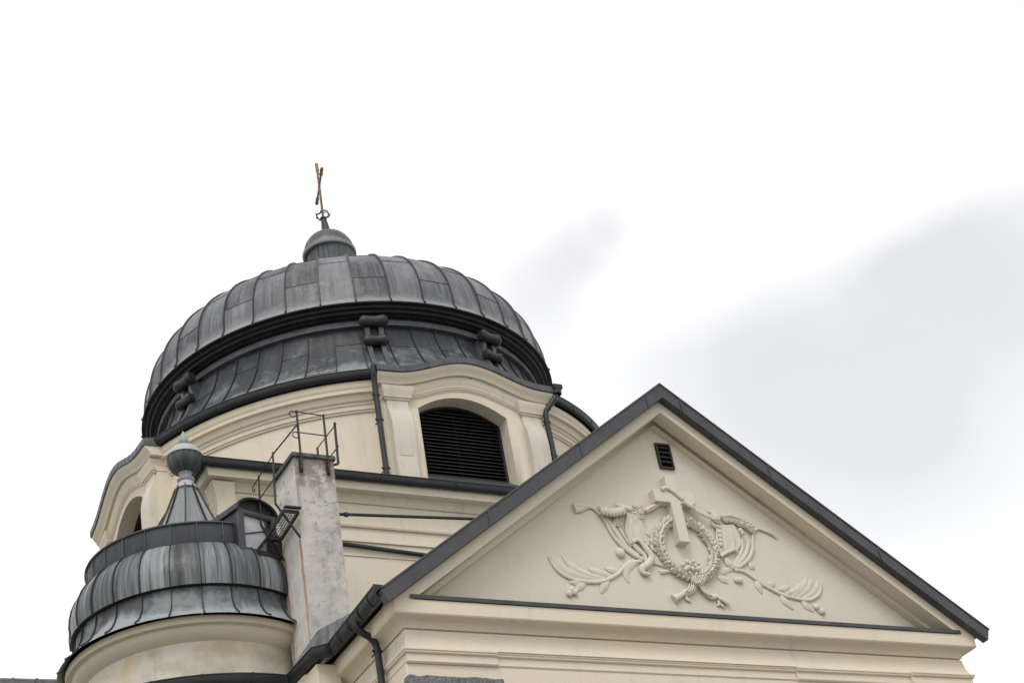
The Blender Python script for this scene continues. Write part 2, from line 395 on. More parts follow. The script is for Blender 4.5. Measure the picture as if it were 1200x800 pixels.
# frame round the tympanum: raking fascia + bottom fascia
fr = MB()
F = [(XL, 10.15), (XR, 10.15), (XR, 10.41), (CX, 14.555), (XL, 10.41)]
I = [(10.32, 10.37), (20.80, 10.37), (CX, 14.26)]
for a, b, polys in ((20.0, 20.42, None),):
    P0 = [fr.vert((x, a, z)) for x, z in F]; Q0 = [fr.vert((x, a, z)) for x, z in I]
    P1 = [fr.vert((x, b, z)) for x, z in F]; Q1 = [fr.vert((x, b, z)) for x, z in I]
    for P, Q in ((P0, Q0), (P1, Q1)):
        fr.face([P[0], P[1], Q[1], Q[0]]); fr.face([P[1], P[2], P[3], Q[2], Q[1]]); fr.face([P[0], Q[0], Q[2], P[3], P[4]])
    for A, B in ((P0, P1), (Q0, Q1)):
        n = len(A)
        for k in range(n): fr.face([A[k], A[(k + 1) % n], B[(k + 1) % n], B[k]])
obj('raking_cornice', fr, CREAM, gable, bevel=.01)
bm_ = MB()
for sgn in (-1, 1):
    xe = CX + sgn * 5.14
    for (za, zb, y0) in ((14.262, 14.165, 20.27),):
        x0a = CX + sgn * (za - 10.36) / SL; x0b = CX + sgn * (zb - 10.36) / SL
        bm_.extrude([(x0a, 10.36), (x0b, 10.36), (CX, zb), (CX, za)], lambda x, z, y0=y0: (x, y0, z), lambda x, z: (x, 20.43, z))
obj('bed_moulding', bm_, CREAM, gable)
ty = MB(); ty.extrude([(10.1, 10.2), (21.0, 10.2), (21.0, 10.3), (CX, 14.3), (10.1, 10.3)], lambda x, z: (x, 20.4, z), lambda x, z: (x, 20.7, z))
tymp = obj('tympanum', ty, PALE, gable)
sf = MB()
sf.hexa([(10.24, 19.975, 10.373), (20.86, 19.975, 10.373), (20.75, 20.4, 10.373), (10.35, 20.4, 10.373), (10.26, 19.975, 10.435), (20.84, 19.975, 10.435), (20.70, 20.4, 10.50), (10.40, 20.4, 10.50)])
obj('sill_flashing', sf, COPE, gable)
# horizontal cornice and architrave, mitred round the left corner
ent = MB()
path = [(XL, 22.4), (XL, 20.0), (XR, 20.0), (XR, 24.5)]
plan_sweep(ent, path, [(-.002, 10.149), (-.012, 10.135), (-.08, 10.125), (-.15, 10.10), (-.20, 10.06), (-.222, 10.012), (-.255, 10.01), (-.6, 10.01), (-.6, 10.149)])
plan_sweep(ent, [(XL, 22.4), (XL, 20.0), (XR, 20.0), (XR, 24.5)], [(-.26, 10.008), (-.26, 9.985), (-.228, 9.983), (-.215, 9.82), (-.165, 9.672), (-.6, 9.672), (-.6, 10.008)])
obj('cornice', ent, CREAM, gable, bevel=.004)
arch = MB()
def seg(path, o):
    plan_sweep(arch, path, [(-.15 + o, 9.67), (-.15 + o, 9.645), (-.165 + o, 9.64), (-.165 + o, 9.615), (-.19 + o, 9.60), (-.6, 9.60), (-.6, 9.67)])
    plan_sweep(arch, path, [(-.20 + o, 9.598), (-.20 + o, 9.50), (-.6, 9.50), (-.6, 9.598)])
    plan_sweep(arch, path, [(-.185 + o, 9.498), (-.185 + o, 9.475), (-.21 + o, 9.455), (-.6, 9.455), (-.6, 9.498)])
    plan_sweep(arch, path, [(-.235 + o, 9.453), (-.235 + o, 8.9), (-.6, 8.9), (-.6, 9.453)])
seg([(XL, 22.4), (XL, 20.0), (11.66, 20.0)], 0)
seg([(11.662, 20.0), (17.18, 20.0)], -.035)
seg([(17.182, 20.0), (19.58, 20.0)], 0)
seg([(19.582, 20.0), (XR - .05, 20.0), (XR - .05, 24.5)], .05)
obj('architrave', arch, CREAM, gable, bevel=.003)
gs = MB(); rg = random.Random(2)
top_ = [(10.12 + 1.54 * k / 22, 9.225 + rg.uniform(-.014, .010)) for k in range(23)]
gs.extrude([(10.12, 8.3)] + top_ + [(11.66, 8.3)], lambda x, z: (x, 20.10 + rg.uniform(-.006, .006), z), lambda x, z: (x, 20.3, z))
gg = obj('stone_capital', gs, GRAN, gable, bevel=.02)
fz = MB()
for xx in (11.2, 14.0, 16.9, 19.4):  # flat pilasters below the picture, with plain caps
    fz.box(xx - .45, xx + .45, 20.14, 20.26, -1.6, 8.2)
obj('pilaster', fz, CREAM, gable, bevel=.01)
# metal coping along both rakes
cp = MB()
def rake(mb, za, zb, y0, y1, ext, x0=0):
    for sgn in (-1, 1):
        e = CX + sgn * ext; c0 = CX + sgn * x0
        mb.extrude([(c0, zl(za, c0)), (e, zl(za, e)), (e - sgn * .09, zl(zb, e - sgn * .09)), (c0, zl(zb, c0))], lambda x, z: (x, y0, z), lambda x, z: (x, y1, z))
rake(cp, 14.735, 14.47, 19.84, 19.985, 5.83)
rake(cp, 14.765, 14.725, 19.825, 20.2, 5.86)
for sgn in (-1, 1):
    for xx in (1.9, 3.85, .35):
        x = CX + sgn * xx
        cp.bar((x, 19.832, zl(14.735, x)), (x + .16 * (-1 if sgn < 0 else 1) * -0.0, 19.832, zl(14.47, x)), .02, .02)
obj('metal_coping', cp, COPE, gable, bevel=.006)
rf = MB()
for sgn in (-1, 1):
    e = CX + sgn * 5.74
    rf.extrude([(CX, zl(14.70, CX)), (e, zl(14.70, e)), (e, zl(14.62, e)), (CX, zl(14.60, CX))], lambda x, z: (x, 20.05, z), lambda x, z: (x, 26.5, z))
    for k in range(1, 12):
        y = 20.1 + k * .55; rf.bar((CX, y, zl(14.71, CX)), (e, y, zl(14.71, e)), .03, .05)
roof = obj('nave_roof', rf, ZINC_D, church)
# side wall of the nave above the cornice, and the pier with the jog
sw = MB()
sw.box(10.0, 10.35, 22.4, 26.3, -1.6, 10.36); sw.box(9.66, 10.05, 22.27, 24.2, -1.6, 10.33)
sw.box(XL, 10.3, 20.42, 22.4, 10.152, 10.40)
obj('side_wall', sw, CREAM, church, bevel=.01)
sw = MB(); sw.box(20.8, XR - .1, 20.42, 26.3, -1.6, 10.35); obj('side_wall', sw, CREAM, church, bevel=.01)
# roof edge panel between gutter and chimney
wd = MB()
A = [(9.86, 21.15, 10.60), (9.86, 22.36, 10.56), (9.60, 22.75, 10.58), (9.60, 23.25, 10.60), (9.93, 23.25, 11.06), (9.93, 22.70, 11.10), (9.95, 21.15, 10.74)]
B = [(x + .28, y, z - .02) for x, y, z in A]
i0 = [wd.vert(p) for p in A]; i1 = [wd.vert(p) for p in B]
wd.face([i0[0], i0[1], i0[5], i0[6]], uv=[(0, 1), (1, 1), (1, 1.4), (0, 1.3)]); wd.face([i0[1], i0[2], i0[3], i0[4], i0[5]])
wd.face(i1[::-1])
for k in range(7): wd.face([i0[k], i0[(k + 1) % 7], i1[(k + 1) % 7], i1[k]])
for t_ in (.25, .5, .75):
    a = Vector(A[0]).lerp(Vector(A[1]), t_); b = Vector(A[6]).lerp(Vector(A[5]), t_); wd.bar(a + Vector((-.01, 0, 0)), b + Vector((-.01, 0, 0)), .02, .02, (1, 0, 0))
obj('eaves_flashing', wd, COPEL, roof)

# vent in the tympanum
vn = MB()
x0, x1, z0, z1 = 15.565, 15.86, 13.36, 13.86
vn.box(x0, x1, 20.385, 20.42, z0, z1)
vent = obj('vent_grille', vn, VOID, gable)
vf = MB()
vf.box(x0, x0 + .03, 20.35, 20.40, z0, z1); vf.box(x1 - .03, x1, 20.35, 20.40, z0, z1); vf.box(x0 + .03, x1 - .03, 20.35, 20.40, z1 - .03, z1); vf.box(x0 + .03, x1 - .03, 20.35, 20.40, z0, z0 + .03)
for k in range(4):
    z = z0 + .11 + k * .095
    vf.hexa([(x0 + .03, 20.345, z), (x1 - .03, 20.345, z), (x1 - .03, 20.385, z + .045), (x0 + .03, 20.385, z + .045), (x0 + .03, 20.345, z + .012), (x1 - .03, 20.345, z + .012), (x1 - .03, 20.385, z + .057), (x0 + .03, 20.385, z + .057)])
obj('vent_frame', vf, IRON, vent)

# ---- relief
TY = 20.4
NRM = (0, -1, 0)
def R(pts, rad, depth=.0, flat_=.8, n=10, taper=None, res=4):
    """smooth tube through places on the tympanum; rad in metres"""
    P = [at(x, y, TY - depth) for x, y in pts]
    if not hasattr(rad, '__len__'): rad = [rad] * len(P)
    out = []; rr = []
    for i in range(len(P) - 1):
        p0 = P[max(i - 1, 0)]; p1 = P[i]; p2 = P[i + 1]; p3 = P[min(i + 2, len(P) - 1)]
        for k in range(res):
            t = k / res
            out.append(.5 * ((2 * p1) + (p2 - p0) * t + (2 * p0 - 5 * p1 + 4 * p2 - p3) * t * t + (3 * p1 - p0 - 3 * p2 + p3) * t ** 3)); rr.append(rad[i] * (1 - t) + rad[i + 1] * t)
    out.append(P[-1]); rr.append(rad[-1])
    return out, rr
def rtube(mb, pts, rad, depth=0., fl=.62, n=8, k=.78):
    o, r = R(pts, rad, depth * .8); mb.tube(o, [x * k for x in r], n, NRM, fl)
def leaf(mb, p, ang, ln_, wd_, h, lift=.0):
    """carved leaf: pointed, ridged, undercut; p on the wall, ang in the wall plane"""
    a = Vector((math.cos(ang), 0, math.sin(ang))); b = Vector((-math.sin(ang), 0, math.cos(ang))); N_ = Vector((0, -1, 0)); p = Vector(p) + N_ * lift
    st = [(0, .12, .5), (.25, .8, .9), (.5, 1, 1), (.75, .7, .8), (1.0, .04, .35)]
    L_ = []
    for t, w_, q in st:
        c_ = p + a * ln_ * t; L_.append([c_ - b * wd_ / 2 * w_ - N_ * h * .8, c_ - b * wd_ / 2 * w_ + N_ * h * .45 * q, c_ - b * wd_ * .12 * w_ + N_ * h * .55 * q, c_ + N_ * h * q, c_ + b * wd_ * .12 * w_ + N_ * h * .55 * q, c_ + b * wd_ / 2 * w_ + N_ * h * .45 * q, c_ + b * wd_ / 2 * w_ - N_ * h * .8])
    mb.grid(L_); mb.cap(L_[0]); mb.cap(L_[-1])
def Z2(l, ox=640, oy=560, s=5): return [(ox + x / s, oy + y / s) for x, y in l]
def Z3(l): return Z2(l, 800, 580)
def Z8(l): return Z2(l, 750, 590, 6.154)
# cross
cr = MB()
def slab(mb, poly, y0, y1): mb.extrude(poly, lambda x, z: (x, y0, z), lambda x, z: (x, y1, z))
cy0 = 20.235
a = at(785.5, 588, cy0); b = at(799, 590, cy0); cxm = (a.x + b.x) / 2; hw = .105
zt = at(785, 557, cy0).z; zb = at(803, 634.5, cy0).z
zbt = at(775, 573, cy0).z; zbb = at(775, 587, cy0).z
xl_ = at(767, 580, cy0).x; xr_ = 2 * cxm - xl_
slab(cr, [(cxm - hw, zb), (cxm + hw, zb), (cxm + hw, zbb), (xr_, zbb), (xr_, zbt), (cxm + hw, zbt), (cxm + hw, zt), (cxm - hw, zt), (cxm - hw, zbt), (xl_, zbt), (xl_, zbb), (cxm - hw, zbb)], cy0, 20.41)
obj('relief_cross', cr, RELIEF, tymp, bevel=.012)
# wreath
wr_ = MB()
pts = [Z8([p])[0] for p in ((140, 280), (190, 150), (375, 150), (545, 400), (400, 530), (160, 360), (230, 440))]
Q = [at(x, y, TY - .05) for x, y in pts]
# least squares circle in x/z
def circ(Q):
    import numpy as np
    A_ = np.array([[2 * q.x, 2 * q.z, 1] for q in Q]); b_ = np.array([q.x ** 2 + q.z ** 2 for q in Q])
    s_, *_ = np.linalg.lstsq(A_, b_, rcond=None); return s_[0], s_[1], math.sqrt(s_[2] + s_[0] ** 2 + s_[1] ** 2)
wx, wz, wr0 = circ(Q)
rnd = random.Random(3)
wr_.tube([(wx + wr0 * math.cos(t), TY - .03, wz + wr0 * math.sin(t)) for t in [2 * PI * k / 48 for k in range(49)]], .05, 8, NRM, .9, False)
for k in range(46):
    for side in (-1, 0, 1):
        t = 2 * PI * (k + .33 * side) / 46 + rnd.uniform(-.02, .02); dr = 1 if (t % (2 * PI)) > 1.5 * PI or (t % (2 * PI)) < PI / 2 else -1
        rr = wr0 + side * .026
        leaf(wr_, (wx + rr * math.cos(t), TY - .055, wz + rr * math.sin(t)), t + dr * PI / 2 - dr * side * rnd.uniform(.45, .8) + rnd.uniform(-.15, .15), rnd.uniform(.10, .135), rnd.uniform(.048, .062), .045, .012 * (side == 0) + rnd.uniform(0, .01))
    if k % 3 == 0:
        t = 2 * PI * k / 46; wr_.ball((wx + (wr0 + rnd.uniform(-.04, .04)) * math.cos(t), TY - .10, wz + (wr0 + rnd.uniform(-.06, .06)) * math.sin(t)), .026, 5)
for p in Z8([(310, 440), (330, 470), (360, 430), (385, 415), (400, 445), (420, 430), (380, 470), (350, 460), (415, 470), (340, 420)]):
    c = at(*p, TY - .09); wr_.ball(c, .036 + .01 * rnd.random(), 6, (1, 1, 1))
obj('relief_wreath', wr_, RELIEF, tymp, smooth=70)
# ribbon tied below the wreath
rb = MB()
rtube(rb, Z8([(375, 560), (390, 595), (360, 630), (330, 640), (318, 650)]), [.05, .07, .085, .08, .06], .04)
rtube(rb, Z8([(335, 635), (300, 655), (262, 675), (243, 684)]), [.045, .06, .08, .10], .05)
rtube(rb, Z8([(340, 655), (335, 680), (350, 695), (368, 702)]), [.03, .04, .04, .02], .03)
rtube(rb, Z8([(430, 575), (455, 620), (490, 655), (525, 672), (555, 662)]), [.035, .055, .075, .075, .05], .04)
rtube(rb, Z8([(552, 665), (585, 685), (615, 702), (638, 715)]), [.04, .055, .06, .075], .05)
rtube(rb, Z8([(560, 695), (572, 718), (560, 735)]), [.03, .04, .02], .03); rtube(rb, Z8([(575, 715), (595, 735), (610, 745)]), [.03, .035, .02], .03)
rtube(rb, Z8([(365, 500), (380, 545), (415, 575), (450, 560), (475, 515)]), [.04, .055, .06, .055, .04], .09)
for q in range(5): rtube(rb, Z8([(385 + q * 18, 515), (392 + q * 13, 545), (400 + q * 8, 572)]), [.01, .016, .012], .16)
for q in (-.5, 0, .5):
    rtube(rb, Z8([(372 + q * 30, 575), (368 + q * 35, 605), (345 + q * 35, 632)]), [.012, .018, .012], .10); rtube(rb, Z8([(440 + q * 25, 590), (470 + q * 25, 628), (510 + q * 20, 660)]), [.012, .018, .012], .10)
obj('relief_ribbon', rb, RELIEF, tymp, smooth=60)
# palm branches
def palm(stem, fronds, drops, buds):
    p = MB(); rtube(p, stem, [.045] * (len(stem) - 1) + [.015], .02)
    for f_ in fronds:
        k = len(f_); rtube(p, f_, [.02] + [.066] * (k - 2) + [.010], .012, .55, 4, 1)
    for f_ in drops: rtube(p, f_, [.018] + [.075] * (len(f_) - 2) + [.012], .012, .5, 4, 1)
    for b_ in buds: p.ball(at(*b_, TY - .02), .06, 7, (1, .7, 1))
    return p
pl_ = palm(Z2([(560, 485), (480, 500), (420, 560), (330, 603), (230, 605), (130, 580), (60, 530), (12, 455)]),
          [Z2(l) for l in ([(330, 595), (200, 575), (110, 530), (55, 465)], [(360, 590), (240, 565), (150, 515), (92, 450)], [(390, 575), (300, 550), (245, 525)], [(430, 548), (385, 538), (342, 525)],
                           [(300, 600), (150, 560), (70, 510), (30, 455)])],
          [Z2(l) for l in ([(560, 485), (500, 500), (465, 545), (485, 612)], [(370, 595), (340, 630), (322, 672)], [(235, 608), (200, 630), (178, 662)], [(140, 610), (180, 606), (230, 612)])],
          Z2([(148, 655), (135, 675), (165, 668)]))
obj('palm_branch', pl_, RELIEF, tymp, smooth=60)
pr_ = palm(Z3([(300, 435), (350, 442), (400, 470), (470, 520), (570, 575), (650, 600), (740, 612), (800, 575), (815, 500)]),
          [Z3(l) for l in ([(700, 605), (760, 575), (790, 530), (790, 490)], [(670, 598), (720, 560), (750, 520), (755, 480)], [(640, 590), (690, 555), (718, 510), (722, 478)], [(600, 575), (660, 560), (690, 535), (700, 512)], [(560, 552), (600, 545), (625, 528)], [(490, 515), (520, 520), (542, 515)])],
          [Z3(l) for l in ([(430, 485), (445, 530), (465, 575)], [(570, 578), (600, 620), (652, 668)], [(690, 605), (725, 645), (768, 680)], [(760, 640), (800, 670), (835, 695)], [(205, 468), (240, 440), (300, 432)], [(200, 478), (235, 490), (266, 515)], [(385, 385), (405, 415), (425, 430)])],
          Z3([(318, 496), (335, 498), (785, 655), (815, 680)]))
obj('palm_branch', pr_, RELIEF, tymp, smooth=60)
# left trophy: horn stem, swag, skull, drapery
lt = MB()
rtube(lt, Z2([(165, 185), (200, 180), (250, 165), (290, 185), (340, 240), (390, 330), (450, 400), (520, 450), (565, 475)]), [.085, .075, .05, .04, .045, .045, .05, .06, .05], .03)
rtube(lt, Z2([(160, 165), (200, 160), (240, 165)]), [.06, .075, .04], .04)
rtube(lt, Z2([(345, 220), (400, 300), (470, 400), (540, 450)]), [.03, .05, .05, .04], .03)
rtube(lt, Z2([(400, 215), (440, 310), (500, 400)]), [.03, .035, .03], .02)
rtube(lt, Z2([(315, 180), (345, 195), (400, 200), (450, 185)]), [.06, .09, .09, .07], .06)
rtube(lt, Z2([(405, 148), (440, 165), (500, 182)]), [.035, .055, .06], .08)
rtube(lt, Z2([(580, 190), (625, 170), (662, 145)]), [.06, .065, .05], .07)
rtube(lt, Z2([(535, 150), (545, 190), (555, 240)]), [.10, .12, .05], .06)
for px_, py_ in Z2([(520, 205), (562, 205)]): lt.ball(at(px_, py_, TY - .13), .028, 5)
for k, (px_, py_) in enumerate(Z2([(520, 160), (535, 150), (550, 150), (562, 160), (545, 170)])): leaf(lt, at(px_, py_, TY - .09), -1.2 - .25 * k + .5, .13, .07, .035)
for k, (px_, py_) in enumerate(Z2([(600, 182), (615, 175), (630, 168), (645, 157)])): leaf(lt, at(px_, py_, TY - .07), .5, .12, .08, .05)
for k in range(9):
    for sg in (-1, 1): leaf(lt, at(*Z2([(470 - k * 16, 192 + 8 * math.sin(k / 8 * PI))])[0], TY - .08), PI + sg * .55, .13, .07, .045)
lt.ball(at(*Z2([(435, 438)])[0], TY - .02), .085, 8, (1, .7, 1.1))
rtube(lt, Z2([(620, 495), (665, 505), (720, 528)]), [.03, .035, .03], .02)
rtube(lt, Z2([(665, 550), (710, 545), (745, 545)]), [.05, .05, .03], .02)
for k, p in enumerate(Z2([(565, 300), (575, 325), (590, 345), (598, 368), (612, 388), (622, 408), (605, 350), (625, 375), (400, 235), (405, 262), (392, 250)])):
    leaf(lt, at(*p, TY - .02), -1.1 + (k % 2) * .8 - .4, .13, .075, .05)
for k in range(14):
    u = k / 13; p = Z2([(325 + 125 * u, 188 + 12 * math.sin(u * PI))])[0]; lt.ball(at(*p, TY - .12), .05 + .02 * (k % 2), 5, (.5, .7, 1.25))
obj('relief_trophy', lt, RELIEF, tymp, smooth=60)
def cloth(poly, folds):
    c = MB(); P = [at(x, y, TY) for x, y in poly]
    slab(c, [(p.x, p.z) for p in P], TY - .045, TY + .01)
    for f_ in folds: rtube(c, f_, [.02] + [.045] * (len(f_) - 2) + [.04], .05, .8, 5)
    return c
c1 = cloth(Z2([(475, 195), (470, 300), (495, 385), (540, 358), (585, 390), (600, 400), (560, 290), (540, 210)]),
           [Z2(l) for l in ([(478, 200), (473, 300), (500, 385)], [(505, 200), (505, 300), (525, 365)], [(530, 225), (540, 300), (560, 370)], [(548, 245), (565, 310), (597, 395)])])
rtube(c1, Z2([(505, 375), (530, 360), (555, 372), (590, 415), (618, 460), (600, 500), (565, 525), (575, 555), (612, 562)]), [.05, .045, .05, .07, .075, .08, .08, .06, .03], .06)
rtube(c1, Z2([(505, 380), (540, 420), (575, 450), (585, 490)]), [.04, .06, .06, .05], .04)
obj('relief_drapery', c1, RELIEF, tymp, smooth=50)
rt = MB()
rtube(rt, Z3([(0, 38), (40, 55), (80, 88), (120, 110), (165, 130)]), [.045, .055, .06, .06, .055], .14)
rtube(rt, [(775, 573), (781, 571), (789, 575), (800, 584)], [.04, .045, .05, .055], .235)
rtube(rt, [(798, 582), (803, 588), (812, 594)], [.055, .055, .055], .20)
rtube(rt, Z3([(180, 100), (195, 135), (210, 165)]), [.09, .12, .05], .05)
rtube(rt, Z3([(165, 150), (185, 175), (222, 188)]), [.03, .045, .035], .06)
rtube(rt, Z3([(145, 95), (160, 98), (178, 100)]), [.03, .03, .04], .06)
rtube(rt, Z3([(225, 130), (265, 128), (300, 135), (325, 165), (365, 180), (405, 200)]), [.045, .06, .055, .07, .065, .05], .05)
rtube(rt, Z3([(550, 243), (520, 222), (480, 205), (440, 195), (415, 220), (410, 270), (410, 320), (380, 380), (320, 425)]), [.05, .055, .05, .035, .03, .035, .045, .05, .05], .03)
rtube(rt, Z3([(385, 270), (375, 330), (340, 385), (305, 425)]), [.03, .06, .07, .05], .02)
rtube(rt, Z3([(345, 240), (350, 310), (325, 370), (300, 420)]), [.03, .05, .06, .05], .02)
rtube(rt, Z3([(250, 370), (270, 400), (295, 430)]), [.05, .10, .06], .02)
for k in range(10):
    for sg in (-1, 1): leaf(rt, at(*Z3([(235 + k * 17, 128 + k * k * .75)])[0], TY - .06), -.35 + sg * .55, .13, .07, .045)
for px_, py_ in Z3([(185, 140), (212, 140)]): rt.ball(at(px_, py_, TY - .12), .026, 5)
for p in Z3([(340, 205), (350, 220), (215, 215), (218, 240), (222, 265), (225, 290), (240, 120), (275, 118), (345, 165), (380, 178)]): rt.ball(at(*p, TY - .07), .045, 6, (1, .7, 1))
obj('relief_trophy', rt, RELIEF, tymp, smooth=60)
c2 = cloth(Z3([(195, 185), (290, 175), (325, 240), (335, 295), (320, 320), (290, 325), (240, 345), (222, 345), (208, 280)]),
           [Z3(l) for l in ([(200, 190), (208, 280), (230, 355)], [(245, 185), (255, 270), (258, 335)], [(275, 180), (295, 250), (300, 320)])])
rtube(c2, Z3([(225, 358), (240, 345), (275, 328), (305, 318), (318, 328)]), [.045, .04, .04, .045, .045], .07)
obj('relief_drapery', c2, RELIEF, tymp, smooth=50)

# ---------------------------------------------------------------- block below the drum
bl = MB()
BX0, BX1, BY0, BY1 = 9.86, 21.26, 26.5, 37.9
bl.box(BX0, BX1, BY0, BY1, -1.6, 15.9)
block = obj('crossing_block', bl, CREAM, church, bevel=.01)
bc = MB()
sq = [(BX0, BY1), (BX0, BY0), (BX1, BY0), (BX1, BY1)]
plan_sweep(bc, sq, [(.02, 15.90), (.30, 15.90), (.31, 16.0), (.33, 16.05), (.33, 16.13), (.02, 16.13)], closed=True)
plan_sweep(bc, sq, [(.0, 15.74), (.04, 15.74), (.10, 15.86), (.14, 15.899), (.0, 15.899)], closed=True)
obj('block_cornice', bc, CREAM, block, bevel=.006)
bd = MB()
# string courses on the front wall
for za, zb, d in ((14.955, 14.93, .02), (14.925, 14.885, .035), (14.60, 14.575, .02)):
    plan_sweep(bd, [(BX0, BY1), (BX0, BY0), (BX1, BY0)], [(0, zb), (d, zb), (d, za), (0, za)])
plan_sweep(bd, [(BX0, BY1), (BX0, BY0), (BX1, BY0)], [(0, 15.20), (.045, 15.20), (.06, 15.235), (0, 15.235)])
obj('string_course', bd, CREAM, block)
lf = MB(); lf.hexa([(11.6, 26.40, 14.815), (14.6, 26.40, 14.63), (14.6, 26.5, 14.63), (11.6, 26.5, 14.815), (11.6, 26.40, 14.855), (14.6, 26.40, 14.67), (14.6, 26.5, 14.69), (11.6, 26.5, 14.875)])
obj('wall_flashing', lf, DARK, block)
# corner pier that flares out under the cornice
pf = MB()
def pier_ring(h0, hx, z): return [(BX0 - h0, BY0 - h0, z), (BX0 + hx, BY0 - h0, z), (BX0 + hx, BY0 + .3, z), (BX0 + .3, BY0 + hx, z), (BX0 - h0, BY0 + hx, z)]
rings = []
for k in range(11):
    u = k / 10; fl = (1 - math.cos(u * PI / 2)) if u < 1 else 1
    rings.append(pier_ring(.07 + .13 * u ** 2.2, .42 - .16 * (1 - (1 - u) ** 2) * 1.0, 15.24 + .62 * u))
pf.sweep(rings)
pf.sweep([pier_ring(.10, .50, 15.17), pier_ring(.10, .50, 15.238)])
pf.sweep([pier_ring(.065, .46, 10.8), pier_ring(.065, .46, 15.17)])
obj('corner_pier', pf, CREAM, block, bevel=.006)
gt = MB(); plan_sweep(gt, sq, [(a + .30, b) for a, b in gutter_prof(16.19, .16, .15)], closed=True)
for k in range(12):
    x = BX0 - .2 + k * 1.02; clip(gt, (x, BY0 - .30), (0, -1), 16.19, .16, .15)
for k in range(12):
    y = BY0 - .2 + k * 1.02; clip(gt, (BX0 - .30, y), (-1, 0), 16.19, .16, .15)
obj('block_gutter', gt, GUT, block)
bt = MB(); plan_sweep(bt, sq, [(.31, 16.132), (.335, 16.19), (.3, 16.21), (-.45, 16.42), (-.45, 16.132)], closed=True)
obj('roof_ledge', bt, DARK, block)

# ---------------------------------------------------------------- drum and dome
dr = MB(); _h = math.asin(1.25 / 5.7)
dr.lathe([(5.70, 15.9), (5.70, 18.45)], (CX, CY), 20, -PI + _h, -PI / 2 - _h)
dr.lathe([(5.70, 15.9), (5.70, 18.45)], (CX, CY), 90, -PI / 2 + _h, PI - _h)
drum = obj('dome_drum', dr, CREAM, church)
dc = MB(); DCP = [(5.55, 18.22), (5.735, 18.22), (5.74, 18.26), (5.77, 18.27), (5.77, 18.36), (5.80, 18.38), (5.80, 18.42), (5.85, 18.45), (5.875, 18.53), (5.885, 18.57), (5.96, 18.58), (5.965, 18.66), (5.99, 18.69), (6.0, 18.78), (5.98, 18.84), (5.55, 18.84)]
_g = math.asin(1.85 / 5.9)
dc.lathe(DCP, (CX, CY), 44, -PI + _g, -PI / 2 - _g, closed=True); dc.lathe(DCP, (CX, CY), 140, -PI / 2 + _g, PI - _g, closed=True)
obj('drum_cornice', dc, CREAM, drum)
GB = [(5.55, 18.845), (5.985, 18.845), (5.992, 18.9), (5.992, 19.04), (5.55, 19.12)]
gb_ = MB(); gb_.lathe(GB, (CX, CY), 44, -PI + _g, -PI / 2 - _g, closed=True); gb_.lathe(GB, (CX, CY), 140, -PI / 2 + _g, PI - _g, closed=True)
obj('eaves_board', gb_, DARK, drum)
BAYW = 2.13
bays = [(-PI / 2, 'front'), (PI, 'left')]
gtr = MB()
hw_ang = math.asin(BAYW / 6.05)
def arc_gutter(a0, a1, n):
    prof = [(a + 5.99, b) for a, b in gutter_prof(19.0, .15, .15)]
    rows = [[(CX + r * math.cos(t), CY + r * math.sin(t), z) for r, z in prof] for t in [a0 + (a1 - a0) * k / n for k in range(n + 1)]]
    gtr.sweep(rows)
    L_ = int((a1 - a0) * 6 / .85)
    for k in range(1, L_):
        t = a0 + (a1 - a0) * k / L_
        for dt in (0,):
            clip(gtr, (CX + 5.99 * math.cos(t), CY + 5.99 * math.sin(t)), (math.cos(t), math.sin(t)), 19.0, .15, .15)
arc_gutter(-PI + hw_ang, -PI / 2 - hw_ang, 40); arc_gutter(-PI / 2 + hw_ang, PI - hw_ang, 120)
obj('drum_gutter', gtr, GUT, drum)

